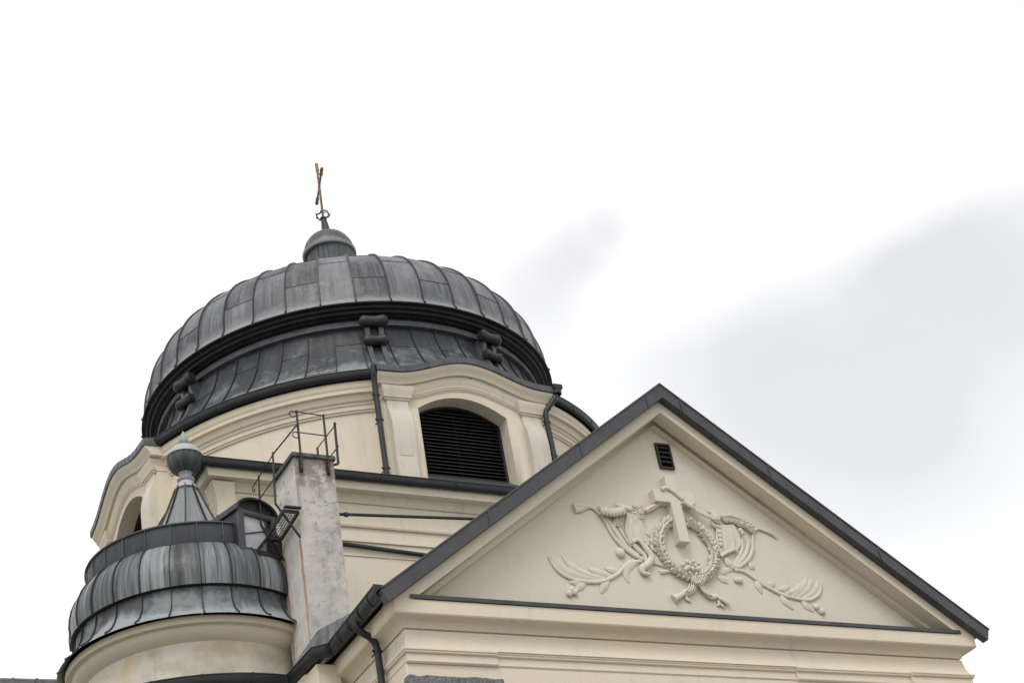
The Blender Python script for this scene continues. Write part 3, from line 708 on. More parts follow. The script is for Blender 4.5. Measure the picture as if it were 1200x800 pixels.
def panels(mb, prof, c, N, a_off=0, a0=0, a1=2 * PI, sub=3, joints=None, rib=.02, ribh=.035, rng=None, bow=.0, vbase=0):
    """sheet-metal skin: N sheets round the axis with standing seams and staggered cross joints; prof runs from the lower edge up"""
    rng = rng or random.Random(5)
    Ls = [0]
    for i in range(1, len(prof)): Ls.append(Ls[-1] + math.hypot(prof[i][0] - prof[i - 1][0], prof[i][1] - prof[i - 1][1]))
    T = Ls[-1]
    def nrm(j):
        a = prof[max(j - 1, 0)]; b = prof[min(j + 1, len(prof) - 1)]; dx, dz = b[0] - a[0], b[1] - a[1]; l = math.hypot(dx, dz) or 1
        return dz / l, -dx / l
    def P(r, z, t): return (c[0] + r * math.cos(t), c[1] + r * math.sin(t), z)
    for i in range(N):
        t0 = a_off + 2 * PI * i / N; t1 = a_off + 2 * PI * (i + 1) / N
        tm = ((t0 + t1) / 2 - a0) % (2 * PI)
        if tm > (a1 - a0): continue
        jl = []
        if joints:
            jl = [v * T for v in joints[i % len(joints)]]
        vals = [rng.random() for _ in range(len(jl) + 1)]
        rows = []
        for k in range(sub + 1):
            t = t0 + (t1 - t0) * k / sub; bw = bow * math.sin(PI * k / sub)
            rows.append([P(r + nrm(j)[0] * bw, z + nrm(j)[1] * bw, t) for j, (r, z) in enumerate(prof)])
        rm = max(p[0] for p in prof)
        mb.grid(rows, uvf=lambda a, b, t0=t0: ((t0 + (t1 - t0) * a / sub) * rm, vbase + Ls[min(b, len(Ls) - 1)]),
                rf=lambda a, b: vals[sum(1 for v in jl if v < (Ls[b] + Ls[b + 1]) / 2)])
        # rib at t0
        w = rib / 2
        q = []
        for j, (r, z) in enumerate(prof):
            nx, nz = nrm(j); da = w / max(r, .15)
            q.append([P(r - .01 * nx, z - .01 * nz, t0 - da), P(r + ribh * nx, z + ribh * nz, t0 - da * .7), P(r + ribh * nx, z + ribh * nz, t0 + da * .7), P(r - .01 * nx, z - .01 * nz, t0 + da)])
        f0 = len(mb.f); mb.sweep(q)
        for kk in range(f0, len(mb.f)): mb.mi[kk] = 1
        for jv in jl:
            jj = min(range(len(Ls)), key=lambda a: abs(Ls[a] - jv)); r, z = prof[jj]; nx, nz = nrm(jj)
            tx, tz = -nz, nx
            q = []
            for k in range(sub + 1):
                t = t0 + (t1 - t0) * k / sub; bw = bow * math.sin(PI * k / sub)
                q.append([P(r + (bw - .004) * nx, z + (bw - .004) * nz, t), P(r + (bw + .010) * nx, z + (bw + .010) * nz, t), P(r + (bw + .010) * nx + .014 * tx, z + (bw + .010) * nz + .014 * tz, t), P(r + (bw - .004) * nx + .014 * tx, z + (bw - .004) * nz + .014 * tz, t)])
            mb.sweep(q)
# dome shell (superellipse) with a little kick at the rim
dprof = [(5.09, 21.50), (5.045, 21.56), (5.01, 21.66)]
for k in range(1, 34):
    t = (k + 1) / 35.0; r = 5.007 * max(0, 1 - t ** 2.54) ** (1 / 2.19)
    dprof.append((r, 21.48 + 3.08 * t))
dprof = [p for p in dprof if p[0] > .62]; dprof.append((.62, 24.55))
dm = MB()
J = [(.13, .36, .6), (.27, .47, .72), (.20, .42, .66), (.32, .55, .8)]
panels(dm, dprof, (CX, CY), 40, -PI / 2 - .05, joints=[J[0], J[1]], sub=3, rib=.038, ribh=.04, bow=-.008, rng=random.Random(11))
dome = obj('dome', dm, [ZINC, RIBM], church)
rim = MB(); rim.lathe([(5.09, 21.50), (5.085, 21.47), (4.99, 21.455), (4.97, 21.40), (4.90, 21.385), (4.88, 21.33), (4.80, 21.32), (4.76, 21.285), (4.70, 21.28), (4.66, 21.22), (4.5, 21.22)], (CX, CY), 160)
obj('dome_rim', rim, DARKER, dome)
cl_ = MB(); cl_.lathe([(4.6, 21.215), (4.735, 21.215), (4.74, 21.20), (4.735, 21.085), (4.70, 21.075), (4.5, 21.07)], (CX, CY), 160)
obj('collar_band', cl_, COPEB, dome)
sk = MB()
sprof = []
for k in range(17):
    u = k / 16      # from the gutter up
    r = 4.63 + 1.22 * (1 - u) ** 1.6; sprof.append((r, 19.0 + 2.10 * u))
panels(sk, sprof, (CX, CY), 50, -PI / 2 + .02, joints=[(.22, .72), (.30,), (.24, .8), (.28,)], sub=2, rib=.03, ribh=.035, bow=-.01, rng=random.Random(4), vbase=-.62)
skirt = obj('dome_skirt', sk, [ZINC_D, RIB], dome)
# scroll brackets: two rolls joined by straps
def scroll(ang):
    b = MB(); T = Vector((-math.sin(ang), math.cos(ang), 0)); N = Vector((math.cos(ang), math.sin(ang), 0)); C = Vector((CX, CY, 0))
    def W_(u, d, z): return C + T * u + N * d + Vector((0, 0, z))
    def roll(d, z, r, hw2):
        K = 9; pts = [W_(hw2 * (2 * k / (K - 1) - 1), d, z) for k in range(K)]
        rad = [r * (1.2 - .34 * math.sin(PI * k / (K - 1))) for k in range(K)]; rad[0] *= .62; rad[-1] *= .62; rad[1] *= .98
        b.tube(pts, rad, 14)
        for s_ in (-1, 1): b.tube([W_(s_ * (hw2 + .02), d, z), W_(s_ * hw2 * .8, d, z)], r * .45, 10)
    roll(4.97, 21.02, .145, .30); roll(4.98, 20.50, .13, .255)
    for s_ in (-.155, .155):
        prof = [(4.93, 21.0), (4.95, 20.8), (4.90, 20.6), (4.98, 20.35), (5.10, 20.05), (5.32, 19.72), (5.62, 19.42), (5.92, 19.2)]
        f0 = len(b.f); b.sweep([[W_(s_ - .05, d, z), W_(s_ + .05, d, z), W_(s_ + .05, d - .35, z), W_(s_ - .05, d - .35, z)] for d, z in prof])
        for q in range(f0, len(b.f)): b.mi[q] = 1
    prof = [(4.86, 21.0), (4.86, 20.6), (4.90, 20.30), (5.03, 20.0), (5.26, 19.68), (5.56, 19.38)]
    b.sweep([[W_(-.12, d, z), W_(.12, d, z), W_(.12, d - .3, z), W_(-.12, d - .3, z)] for d, z in prof])
    return b
for base in (-PI / 2, PI, 0, PI / 2):
    for s_ in (-1, 1): obj('scroll_bracket', scroll(base + s_ * math.radians(17.0)), [DARK, COPEB], dome, smooth=45)
# lantern, ball and cross
ln = MB(); ln.lathe([(.95, 24.35), (.8, 24.6), (.62, 24.7), (.56, 25.2), (.55, 25.7), (.585, 26.1), (.625, 26.45), (.64, 26.57)], (CX, CY), 48)
lant = obj('lantern', ln, FINI, dome)
lb = MB()
lb.lathe([(.64, 26.57), (.70, 26.58), (.715, 26.62), (.71, 26.68), (.67, 26.70)] + [(.668 * math.cos(t), 26.70 + .64 * math.sin(t)) for t in [PI / 2 * k / 12 for k in range(0, 12)]] + [(.13, 27.34)], (CX - .03, CY), 48)
lb.sweep([[(CX + o_ + r_ * math.cos(t), CY + r_ * math.sin(t), z_) for t in [2 * PI * k / 20 for k in range(20)]] for o_, r_, z_ in ((-.03, .14, 27.32), (-.04, .12, 27.42), (-.07, .075, 27.82), (-.075, .09, 27.83), (-.08, .09, 27.87), (-.08, .03, 27.9))])
obj('lantern_cap', lb, ZINC_D, lant)
xs = MB(); ax = Vector((.40, 1.40, 0)).normalized()
c0 = Vector((CX - .08, CY, 0))
xs.bar(c0 + Vector((0, 0, 27.85)), c0 + Vector((0, 0, 29.72)), .05, .05)
zc = 28.98
xs.bar(c0 - ax * .62 + Vector((0, 0, zc)), c0 + ax * .62 + Vector((0, 0, zc)), .045, .05)
for p in (c0 + Vector((0, 0, 29.62)), c0 - ax * .62 + Vector((0, 0, zc)), c0 + ax * .62 + Vector((0, 0, zc))):
    d_ = Vector((0, 0, 1)) if p.z > zc + .1 else ax
    xs.tube([p - d_ * .16, p - d_ * .08, p, p + d_ * .12, p + d_ * .17], [.028, .05, .042, .054, .028], 8)
for k in range(8):
    t = 2 * PI * k / 8 + .39; u = ax * math.cos(t) + Vector((0, 0, 1)) * math.sin(t); xs.tube([c0 + Vector((0, 0, zc)) + u * .04, c0 + Vector((0, 0, zc)) + u * .26], [.03, .012], 6)
xs.tube([c0 + Vector((.17 * math.cos(t), .17 * math.sin(t), 27.97 + .04 * math.sin(3 * t))) for t in [2 * PI * k / 24 for k in range(25)]], .022, 6)
for k in range(7):
    t = 2 * PI * k / 7; xs.bar(c0 + Vector((.15 * math.cos(t), .15 * math.sin(t), 27.92)), c0 + Vector((.21 * math.cos(t + .5), .21 * math.sin(t + .5), 27.99)), .02)
obj('cross', xs, BRONZE, dome)

# ---------------------------------------------------------------- window bays of the drum
def wave(u): return .41 * (.5 + .5 * math.cos(PI * min(1, abs(u) / 1.75)))
def bay(ang):
    T = Vector((-math.sin(ang), math.cos(ang), 0)); N = Vector((math.cos(ang), math.sin(ang), 0)); C = Vector((CX, CY, 0))
    if ang == -PI / 2: T = Vector((1, 0, 0))
    def W_(u, d, z): return C + T * u + N * (d - .16 - .02 * u * u) + Vector((0, 0, z))
    us = [BAYW * (2 * k / 44 - 1) for k in range(45)]
    # wall with the arched opening
    w = MB(); WF = 5.90; WB = 5.30; hw2 = 1.05; uc = -.13 if ang == -PI / 2 else 0; spr = 18.19; rise = .36; zb = 16.15
    def top(u): return 18.42 + wave(u)
    def archz(u): return spr + rise * (1 - ((u - uc) / hw2) ** 2)
    UU = [-1.98, -1.75, -1.5, -1.25] + [uc + hw2 * (2 * k / 20 - 1) for k in range(21)] + [1.25, 1.5, 1.75, 1.98]
    for d in (WF, WB):
        for a, b in zip(UU[:-1], UU[1:]):
            inside = a > uc - hw2 - .001 and b < uc + hw2 + .001
            za, zc_ = (archz(a), archz(b)) if inside else (zb, zb)
            w.face([w.vert(W_(a, d, za)), w.vert(W_(b, d, zc_)), w.vert(W_(b, d, top(b))), w.vert(W_(a, d, top(a)))])
    op = [(uc - hw2, zb)] + [(u, archz(u)) for u in UU if abs(u - uc) <= hw2 + .001] + [(uc + hw2, zb)]
    w.grid([[W_(u, d, z) for u, z in op] for d in (WF, WB)])
    for s_ in (-1.98, 1.98): w.grid([[W_(s_, d, z) for z in (zb, 18.42)] for d in (WF, 5.0)])
    bo = obj('window_bay', w, CREAM, church, bevel=0)
    # cornice following the wave
    c = MB()
    def sweep_c(prof, ulist, zf=wave):
        c.sweep([[W_(u, d, z + zf(u)) for d, z in prof] for u in ulist])
    sweep_c([(5.5, 18.62), (6.08, 18.62), (6.10, 18.66), (6.12, 18.70), (6.16, 18.74), (6.20, 18.80), (6.21, 18.83), (5.5, 18.83)], us)
    inner = [u * 1.995 / BAYW for u in us]
    sweep_c([(5.5, 18.315), (5.915, 18.315), (5.925, 18.345), (5.945, 18.35), (5.95, 18.38), (5.965, 18.39), (5.965, 18.43), (5.99, 18.47), (6.01, 18.54), (6.02, 18.615), (5.5, 18.615)], inner)
    for s_ in (-1, 1):
        ua = [s_ * (1.36 + .60 * k / 6) for k in range(7)]
        zf = lambda u: 0.02
        # capital block breaks forward, mitred on the outer end
        prof = [(5.9, 18.30), (.02, 18.30), (.03, 18.345), (.06, 18.35), (.065, 18.40), (.10, 18.47), (.12, 18.55), (.125, 18.60)]
        pr2 = prof[1:]
        a, b = (1.40, 1.92) if (s_ < 0 or ang != -PI / 2) else (1.28, 1.80)
        rr = []
        for e, z in pr2:
            rr.append([W_(s_ * (a - e * .8), 5.5, z), W_(s_ * (a - e * .8), 5.955 + e, z), W_(s_ * (b + e * .8), 5.955 + e, z), W_(s_ * (b + e * .8), 5.5, z)])
        c.sweep(rr)
        # end return of the top cornice
    obj('bay_cornice', c, CREAM, bo)
    k_ = MB()
    k_.sweep([[W_(u, d, z + wave(u)) for d, z in [(5.5, 18.832), (6.225, 18.832), (6.245, 18.85), (6.25, 18.985), (6.22, 19.0), (5.3, 19.15)]] for u in [u * 1.01 for u in us]])
    for q in range(17):
        u = -2.0 + q * .25; k_.hexa([W_(u + a_, d, z + wave(u)) for z in (18.85, 18.992) for a_, d in ((0, 6.2), (0, 6.252), (.012, 6.252), (.012, 6.2))])
    obj('bay_coping', k_, COPEB, bo)
    for s_ in (-1, 1):
        p = MB()
        prof = [(5.955, 18.298), (5.958, 18.18), (5.975, 18.08), (6.02, 17.97), (6.06, 17.84), (6.085, 17.66), (6.09, 17.45), (6.08, 17.2), (6.06, 16.9), (6.04, 16.6), (6.03, 16.15)]
        u0, u1 = (s_ * 1.42, s_ * 1.90) if (s_ < 0 or ang != -PI / 2) else (1.30, 1.78)
        p.sweep([[W_(u0, d, z), W_(u1, d, z), W_(u1, 5.6, z), W_(u0, 5.6, z)] for d, z in prof])
        prof2 = [(d + .007, z) for d, z in prof[3:-2]]
        p.sweep([[W_(u0 + s_ * .11, d, z), W_(u1 - s_ * .11, d, z), W_(u1 - s_ * .11, 5.7, z), W_(u0 + s_ * .11, 5.7, z)] for d, z in prof2])
        for z0, z1, e in ((16.15, 16.62, .095), (16.621, 16.86, .088)):
            p.sweep([[W_(u0 + s_ * .02, 5.975 + e, z), W_(u1 - s_ * .02, 5.975 + e, z), W_(u1 - s_ * .02, 5.7, z), W_(u0 + s_ * .02, 5.7, z)] for z in (z0, z1)])
        obj('pilaster', p, WEATH, bo, bevel=.006)
    # louvres
    lv = MB(); D = 5.52; rng_l = random.Random(4)
    n = 21
    for k in range(n):
        z = 16.82 + k * .086
        lim = hw2 - .001
        while lim > .1 and archz(uc + lim) < z + .095: lim -= .02
        if lim < .15: continue
        sg = rng_l.uniform(-.006, .006)
        lv.hexa([W_(uc - lim, D + .02, z + sg), W_(uc + lim, D + .02, z), W_(uc + lim, D - .09, z + .07), W_(uc - lim, D - .09, z + .07 + sg), W_(uc - lim, D + .02, z + .013 + sg), W_(uc + lim, D + .02, z + .013), W_(uc + lim, D - .09, z + .083), W_(uc - lim, D - .09, z + .083 + sg)])
    for a, b in ((-.035, -.01), (.01, .035)): lv.hexa([W_(uc + u, d, z) for z in (16.62, 18.42) for u, d in ((a, D - .085), (b, D - .085), (b, D - .10), (a, D - .10))])
    for s_ in (-1, 1):
        a, b = sorted((s_ * (hw2 - .05), s_ * (hw2 - .002))); lv.hexa([W_(uc + u, d, z) for z in (16.62, 18.12) for u, d in ((a, D + .04), (b, D + .04), (b, D - .08), (a, D - .08))])
    # curved head of the louvre frame
    uh = [uc + (hw2 - .003) * (2 * k / 20 - 1) for k in range(21)]
    lv.sweep([[W_(u, D + .03, archz(u) - .002), W_(u, D + .03, archz(u) - .05), W_(u, D - .10, archz(u) - .05), W_(u, D - .10, archz(u) - .002)] for u in uh])
    lo = obj('louvre', lv, LOUV, bo)
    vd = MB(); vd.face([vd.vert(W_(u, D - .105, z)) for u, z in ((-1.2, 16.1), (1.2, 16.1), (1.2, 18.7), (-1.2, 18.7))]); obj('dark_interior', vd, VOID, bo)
    sl_ = MB(); sl_.sweep([[W_(u, D + .37, 16.50), W_(u, D + .375, 16.53), W_(u, D + .03, 16.80), W_(u, D + .03, 16.15), W_(u, D + .37, 16.15)] for u in (uc - hw2 + .004, uc + hw2 - .004)])
    obj('window_sill', sl_, COPE, bo)
    return bo
for a_, nme in bays: bay(a_)

# rain pipes
def pipe(name, pts, r, collars, parent, mat=GUT):
    p = MB()
    P = [Vector(q) for q in pts]; out = []
    for i in range(len(P) - 1):
        p0 = P[max(i - 1, 0)]; p1 = P[i]; p2 = P[i + 1]; p3 = P[min(i + 2, len(P) - 1)]
        for k in range(6):
            t = k / 6; out.append(.5 * ((2 * p1) + (p2 - p0) * t + (2 * p0 - 5 * p1 + 4 * p2 - p3) * t * t + (3 * p1 - p0 - 3 * p2 + p3) * t ** 3))
    out.append(P[-1]); p.tube(out, r, 14)
    for z in collars:
        q = min(out, key=lambda v: abs(v.z - z)); p.tube([Vector((q.x, q.y, z - .03)), Vector((q.x, q.y, z + .03))], r * 1.16, 14)
        p.bar((q.x - r * 1.5, q.y, z), (q.x + r * 1.5, q.y, z), .03, .03)
        p.bar((q.x, q.y, z), (q.x, q.y + .2, z), .02, .02)
    return obj(name, p, mat, parent, smooth=60)
pipe('downpipe', [(13.36, 26.28, 18.98), (13.36, 26.30, 18.8), (13.38, 26.36, 18.5), (13.38, 26.36, 17.4), (13.38, 26.36, 16.2)], .062, [18.3, 17.7, 16.55], drum)
pipe('downpipe', [(17.72, 26.25, 19.02), (17.72, 26.25, 18.88), (17.66, 26.26, 18.72), (17.50, 26.32, 18.5), (17.42, 26.36, 18.3), (17.42, 26.36, 17.5), (17.42, 26.36, 16.2)], .062, [18.15, 17.3], drum)
hp = MB(); hp.box(17.62, 17.84, 26.12, 26.36, 18.93, 19.03); hp.lathe([(.11, 18.82), (.12, 18.93)], (17.73, 26.24), 12); obj('hopper', hp, GUT, drum)

# side gutter of the nave, round the turret foot
TC = (9.12, 26.2)                 # axis of the stair turret
ga = [(TC[0] + 2.88 * math.cos(t), TC[1] + 2.88 * math.sin(t)) for t in [math.radians(170 + (264 + 18 - 170) * k / 30) for k in range(31)]]
ga = [(x, y) for x, y in ga if x < 9.55]
path = ga + [(9.70, 23.30), (9.72, 22.22), (9.93, 22.05), (9.86, 19.98)]
ng = MB(); plan_sweep(ng, path, [(a, b) for a, b in gutter_prof(10.52, .17, .17)])
for k in range(5):
    y = 20.3 + k * .42; x = 9.865 + .03 * k * .42 / 2
    clip(ng, (x, y), (-1, 0), 10.52, .17, .17)
for i in range(2, len(ga) - 1, 4):
    p = Vector((*ga[i], 0)); n_ = (p - Vector((*TC, 0))).normalized(); ng.bar(p + n_ * .0 + Vector((0, 0, 10.53)), p + n_ * .19 + Vector((0, 0, 10.53)), .03, .03)
e_ = [(9.87 - a, 19.965, 10.54 - b) for a, b in ((-.01, 0), (-.01, .12), (.04, .19), (.14, .19), (.19, .12), (.195, -.01))]
ng.sweep([e_, [(x, 20.0, z) for x, y, z in e_]])
obj('nave_gutter', ng, GUT, roof)
pipe('downpipe', [at(x_, y_, 20.93) for x_, y_ in ((415.5, 722), (417, 732), (423, 740), (433, 746), (440, 754), (443, 766), (445, 782))] + [at(449, 812, 20.93), (at(449, 812, 20.93).x, 20.93, 7), (at(449, 812, 20.93).x, 20.93, -1.5)], .055, [9.95, 7.5, 5.0, 2.5], roof)

# ---------------------------------------------------------------- stair turret
tw = MB(); tw.lathe([(1.93, -1.6), (1.93, 11.62)], TC, 96)
tur = obj('stair_turret', tw, TURW, church)
tcn = MB(); tcn.lathe([(1.92, 11.60), (1.96, 11.62), (2.06, 11.68), (2.12, 11.76), (2.13, 11.80), (2.22, 11.81), (2.235, 11.92), (1.9, 11.92)], TC, 96)
obj('turret_cornice', tcn, CREAM, tur)
tsk = MB(); NT_ = 26; toff = -PI / 2 - .02
panels(tsk, [(2.37, 11.90), (2.34, 11.925), (2.25, 11.99), (2.17, 12.08), (2.11, 12.19), (2.07, 12.31), (2.055, 12.45), (2.055, 12.60)], TC, NT_, toff, rib=.022, ribh=.03, rng=random.Random(2), vbase=-.12)
obj('turret_skirt', tsk, [ZINC_S, RIB], tur)
tb = MB()
panels(tb, [(2.13, 12.55), (2.135, 12.60), (2.15, 12.75), (2.14, 12.9), (2.11, 13.05), (2.05, 13.2), (1.96, 13.34), (1.86, 13.45)], TC, NT_, toff, rib=.022, ribh=.03, rng=random.Random(8), sub=4, vbase=.6, bow=.008)
obj('turret_bulge', tb, [ZINC_T, RIB], tur)
tl = MB(); tl.lathe([(2.13, 12.55), (2.10, 12.535), (2.05, 12.545)], TC, 96); obj('bulge_lip', tl, DARKER, tur)
tt = MB()
panels(tt, [(1.83, 13.40), (1.84, 13.42), (1.84, 13.84), (1.85, 13.85)], TC, NT_, toff, rib=.02, ribh=.025, rng=random.Random(9), vbase=1)
tt.lathe([(1.85, 13.40), (1.87, 13.405), (1.87, 13.425), (1.84, 13.43)], TC, 96); tt.lathe([(1.84, 13.835), (1.875, 13.84), (1.875, 13.865), (1.80, 13.87)], TC, 96)
obj('turret_upper_band', tt, [ZINC_B, COPEB], tur)
tk = MB()
kp = [(1.80, 13.86), (1.40, 13.93), (1.05, 14.05), (.78, 14.25), (.60, 14.5), (.475, 14.8), (.35, 15.1), (.245, 15.38), (.18, 15.56)]
panels(tk, kp, TC, 9, .1, rib=.026, ribh=.035, rng=random.Random(3), vbase=1, sub=4, bow=-.02)
obj('turret_spire', tk, [ZINC_C, RIB], tur)
tf = MB()
tf.lathe([(.19, 15.50), (.225, 15.515), (.205, 15.56), (.165, 15.62), (.135, 15.675), (.13, 15.69), (.16, 15.71), (.165, 15.74), (.13, 15.76), (.11, 15.80), (.115, 15.85), (.14, 15.89)], TC, 32)
bp = [(.13, 15.875), (.20, 15.905), (.27, 15.97), (.312, 16.06), (.326, 16.15), (.32, 16.22)]
rows = [[(TC[0] + r * (1 + .03 * math.cos(18 * t)) * math.cos(t), TC[1] + r * (1 + .03 * math.cos(18 * t)) * math.sin(t), z) for r, z in bp] for t in [2 * PI * k / 144 for k in range(144)]]
f0_ = len(tf.f); tf.grid(rows, cu=True, uvf=lambda i, j: (i / 144 * 2.1, 1 + j * .08), rf=lambda i, j: .1)
for kk in range(f0_, len(tf.f)): tf.mi[kk] = 1
tf.lathe([(.32, 16.215), (.342, 16.22), (.342, 16.235), (.325, 16.28), (.29, 16.345), (.235, 16.405), (.16, 16.45), (.07, 16.475), (.06, 16.49), (.095, 16.54), (.095, 16.60), (.06, 16.69), (.025, 16.76), (.0, 16.82)], TC, 32)
obj('turret_finial', tf, [ZINC_C, FINI], tur, smooth=50)
# low lead apron round the foot, carrying the curved gutter
ap = MB()
panels(ap, [(2.90, 10.55), (2.55, 10.72), (2.2, 10.88), (1.9, 11.0)], TC, 40, 0, math.radians(150), math.radians(268), rib=.02, ribh=.03, sub=2, vbase=1)
obj('turret_apron', ap, [ZINC_D, RIB], tur)
af = MB(); af.lathe([(2.70, -1.6), (2.70, 10.25), (2.78, 10.3), (2.84, 10.36), (2.84, 10.54), (1.9, 10.9)], TC, 60, math.radians(150), math.radians(280))
obj('turret_base', af, CREAM, tur)
# roof hatch
HF = Vector((.30, -.954, 0)).normalized(); HT = Vector((HF.y * -1, HF.x, 0)); HT = Vector((.954, .30, 0)).normalized()
def on_h(px, py, o):
    d = wdir(px, py); t = o.dot(HF) / d.dot(HF); return d * t
HO = Vector((9.318, 24.216, 13.333))
def H(u, d, z): return HO + HT * u - HF * d + Vector((0, 0, z))
hb = MB()
prof = [(0, -.05), (0, .74)] + [(.41 - .41 * math.cos(t), .74 + .24 * math.sin(t)) for t in [PI * k / 14 for k in range(1, 14)]] + [(.82, .74), (.82, -.05)]
hb.extrude(prof, lambda u, z: H(u, .03, z), lambda u, z: H(u, 1.5, z))
hatch = obj('roof_hatch', hb, DARK, tur)
hr = MB()
pr = [(-.04, .72)] + [(.41 - .45 * math.cos(t), .745 + .275 * math.sin(t)) for t in [PI * k / 14 for k in range(0, 15)]]
pin = [(.41 - .41 * math.cos(t), .742 + .242 * math.sin(t)) for t in [PI * k / 14 for k in range(14, -1, -1)]]
hr.extrude(pr + [(.86, .72)] + pin, lambda u, z: H(u, -.06, z), lambda u, z: H(u, 1.35, z))
obj('hatch_roof', hr, DARK, hatch)
hf_ = MB()
for u0, u1, z0, z1 in ((0, .12, -.05, .76), (.72, .82, -.05, .76), (.12, .72, .68, .75), (.12, .72, -.05, .02)):
    hf_.extrude([(u0, z0), (u1, z0), (u1, z1), (u0, z1)], lambda u, z: H(u, -.02, z), lambda u, z: H(u, .03, z))
obj('hatch_frame', hf_, ZINC_B, hatch)
hp_ = MB(); hp_.extrude([(.12, .02), (.60, .02), (.60, .66), (.12, .66)], lambda u, z: H(u, .012, z), lambda u, z: H(u, .028, z))
obj('window_pane', hp_, PANE, hatch)
hc = MB(); a, b = H(.12, .005, .28), H(.60, .005, .44); hc.bar(a, b, .012, .02); hc.bar(H(.60, 0, .02), H(.60, 0, .67), .03, .03); hc.bar(H(.12, 0, .67), H(.72, 0, .67), .05, .05)
obj('glazing_bar', hc, LOUV, hatch)

# ---------------------------------------------------------------- chimney
ch = MB()
X0, X1, Y0, Y1 = 10.17, 10.915, 23.52, 24.42
ZT = 14.80; ZB = 10.4
rng = random.Random(6)
# slightly uneven faces
def wob(x, y, z): return Vector((x + rng.uniform(-.006, .006), y + rng.uniform(-.006, .006), z))
NZ = 30
cols = [(X0, Y0), (X0 + .25, Y0), (X0 + .5, Y0), (X1, Y0), (X1, Y0 + .45), (X1, Y1), (X0 + .4, Y1), (X0, Y1), (X0, Y0 + .6), (X0, Y0 + .3)]
rows = [[wob(x, y, ZB + (ZT - ZB) * k / NZ) for x, y in cols] for k in range(NZ + 1)]
b0 = len(ch.v)
for r in rows: ch.v += [tuple(p) for p in r]
n = len(cols)
for i in range(NZ):
    for j in range(n):
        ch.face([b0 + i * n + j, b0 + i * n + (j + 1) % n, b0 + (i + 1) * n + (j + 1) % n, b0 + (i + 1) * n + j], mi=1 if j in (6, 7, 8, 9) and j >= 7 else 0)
ch.face([b0 + NZ * n + j for j in range(n)]); ch.face([b0 + j for j in reversed(range(n))])
chim = obj('chimney', ch, [CH_F, CH_L], church, smooth=0)
cc = MB(); cc.box(X0 - .05, X1 + .04, Y0 - .05, Y1 + .05, ZT + .002, ZT + .085)
obj('chimney_cap', cc, flat('lichened_cap_slab', (.11, .105, .10), .95, .1, .5, 10), chim, bevel=.015)
lp = MB(); lp.tube([(X1 - .02, 23.75, 13.86), (14.5, 23.44, 13.89)], .029, 10); lp.tube([(X1, 23.75, 13.86), (X1 + .06, 23.745, 13.86)], .06, 10); lp.tube([(X1 + .2, 23.73, 13.86), (X1 + .26, 23.73, 13.86)], .045, 10)
obj('stay_pipe', lp, IRON, chim)

# ---------------------------------------------------------------- steel walkway on the chimney side
walk = thing('roof_walkway', 'dark rusting steel walkway with grated floor and thin handrails bolted round the chimney', 'walkway', (10.0, 24.2, 13.2))
def grate(x0, x1, y0, y1, z0, z1, name):
    g_ = MB(); t = .03
    def Zf(y): return z0 + (z1 - z0) * (y - y0) / (y1 - y0)
    for x in (x0, x1): g_.bar((x, y0, z0), (x, y1, z1), .03, .06)
    for y in (y0, y1): g_.bar((x0, y, Zf(y)), (x1, y, Zf(y)), .03, .06)
    nx = max(3, int((x1 - x0) / .042)); ny = int((y1 - y0) / .045)
    for k in range(1, nx): x = x0 + (x1 - x0) * k / nx; g_.bar((x, y0, z0), (x, y1, z1), .011, .004)
    for k in range(1, ny): y = y0 + (y1 - y0) * k / ny; g_.bar((x0, y, Zf(y)), (x1, y, Zf(y)), .011, .004)
    return obj(name, g_, IRON, walk)
grate(9.83, 10.11, 23.40, 24.25, 13.63, 13.56, 'grating')
gl = MB()
Lc = [(9.83, 24.27, 13.54), (10.11, 24.29, 13.54), (10.14, 24.43, 13.26), (9.60, 24.17, 13.24)]
def lerp4(u, v): a = Vector(Lc[0]).lerp(Vector(Lc[1]), u); b = Vector(Lc[3]).lerp(Vector(Lc[2]), u); return a.lerp(b, v)
for k in range(11): gl.bar(lerp4(k / 10, 0), lerp4(k / 10, 1), .010 if 0 < k < 10 else .03, .004 if 0 < k < 10 else .05)
for k in range(13): gl.bar(lerp4(0, k / 12), lerp4(1, k / 12), .010 if 0 < k < 12 else .03, .004 if 0 < k < 12 else .05)
obj('landing_grating', gl, IRON, walk)
st_ = MB(); st_.bar((9.84, 23.36, 13.69), (10.14, 23.36, 13.69), .08, .025); obj('step_edge', st_, IRON, walk)
def post(pts, w=.036, name='post'):
    p = MB()
    for a, b in zip(pts[:-1], pts[1:]): p.bar(a, b, w, w * .7)
    return obj(name, p, IRON, walk)
post([(9.81, 23.57, 14.88), (9.77, 23.57, 13.86), (10.17, 23.57, 13.24)])
post([(9.83, 24.36, 14.86), (9.79, 24.36, 13.88), (10.17, 24.36, 13.20)])
post([(10.29, 23.46, 15.74), (10.28, 23.46, 14.52)], .04); post([(10.80, 23.46, 15.72), (10.79, 23.46, 14.50)], .04)
post([(11.05, 23.56, 15.64), (11.03, 23.56, 14.78), (10.92, 23.56, 14.74)], .045); post([(11.03, 24.38, 15.60), (11.03, 24.38, 14.78), (10.92, 24.38, 14.74)], .04)
rl = MB()
def rod(a, b, r=.011): rl.tube([a, b], r, 6)
def hook(p, d, r=.05):
    p = Vector(p); d = Vector(d); rl.tube([p + d * r * math.sin(t) * 1 + Vector((0, 0, -r + r * math.cos(t))) for t in [PI * 1.35 * k / 8 for k in range(9)]], .010, 6)
rod((10.20, 23.44, 15.70), (10.80, 23.44, 15.68)); hook((10.20, 23.44, 15.70), (-1, 0, 0), .06)
rod((10.22, 23.44, 15.27), (10.80, 23.44, 15.26)); hook((10.22, 23.44, 15.27), (-1, 0, 0), .06)
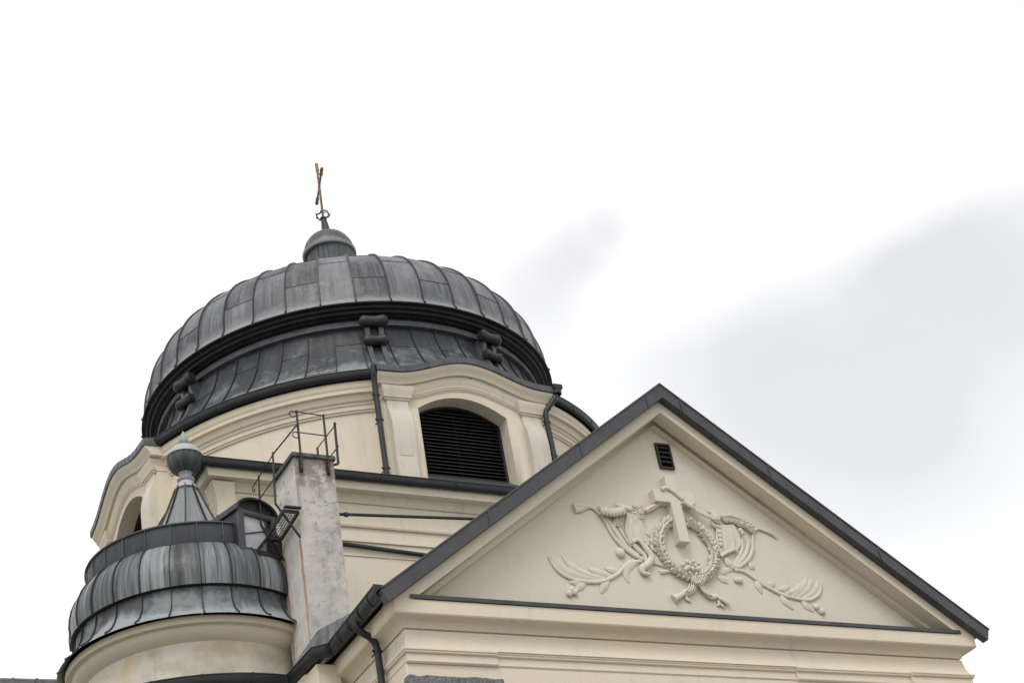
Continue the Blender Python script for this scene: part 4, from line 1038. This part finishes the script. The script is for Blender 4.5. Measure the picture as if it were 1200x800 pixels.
rod((11.05, 23.50, 15.58), (11.03, 24.42, 15.58)); rod((11.05, 23.50, 15.12), (11.03, 24.42, 15.12))
rod((9.80, 23.55, 14.82), (9.82, 24.62, 14.80)); hook((9.82, 24.62, 14.80), (0, 1, 0), .06)
rod((9.79, 23.55, 14.36), (9.81, 24.62, 14.38)); hook((9.81, 24.62, 14.38), (0, 1, 0), .06)
obj('rail', rl, IRON, walk, smooth=60)
hr_ = MB(); hr_.bar((9.81, 23.57, 14.84), (10.29, 23.46, 15.46), .045, .02); obj('handrail', hr_, IRON, walk)
for x_ in (10.24, 10.75):
    fx = MB(); fx.box(x_ + .015, x_ + .07, 23.485, 23.535, 14.50, 14.74); obj('bracket', fx, IRON, walk)

# ---------------------------------------------------------------- neighbouring house far left
nb = thing('neighbouring_house', 'low grey roofed house just showing at the bottom left corner behind the church', 'house', (8.2, 44, -1.6))
zr = at(36, 796.5, 42).z
h = MB(); h.box(4.8, 13.0, 42.5, 50.0, -1.6, zr - .42)
hw = obj('house_wall', h, CREAM, nb, bevel=.02)
h = MB(); h.extrude([(42.0, zr - .42), (42.0, zr - .06), (42.06, zr - .0), (46.2, zr + 1.2), (50.5, zr - .1), (50.5, zr - .42)], lambda y, z: (4.4, y, z), lambda y, z: (13.2, y, z + .12))
for k in range(14):
    x = 4.6 + k * .62; h.bar((x, 41.99, zr - .4 + (x - 4.4) * .0136), (x, 41.99, zr + (x - 4.4) * .0136 - .02), .04, .05)
obj('house_roof', h, COPEL, nb)
for xx in (6.2, 8.6, 11.0):
    for zz in (2.2, 6.4, 10.6):
        h = MB(); h.box(xx, xx + 1.1, 42.47, 42.6, zz, zz + 1.7); wn_ = obj('window', h, VOID, hw)
        h = MB(); h.box(xx - .1, xx, 42.44, 42.56, zz - .1, zz + 1.8); h.box(xx + 1.1, xx + 1.2, 42.44, 42.56, zz - .1, zz + 1.8); h.box(xx, xx + 1.1, 42.44, 42.56, zz + 1.7, zz + 1.8); h.box(xx, xx + 1.1, 42.42, 42.56, zz - .1, zz); h.box(xx + .52, xx + .58, 42.45, 42.5, zz, zz + 1.7)
        obj('window_frame', h, PALE, hw)
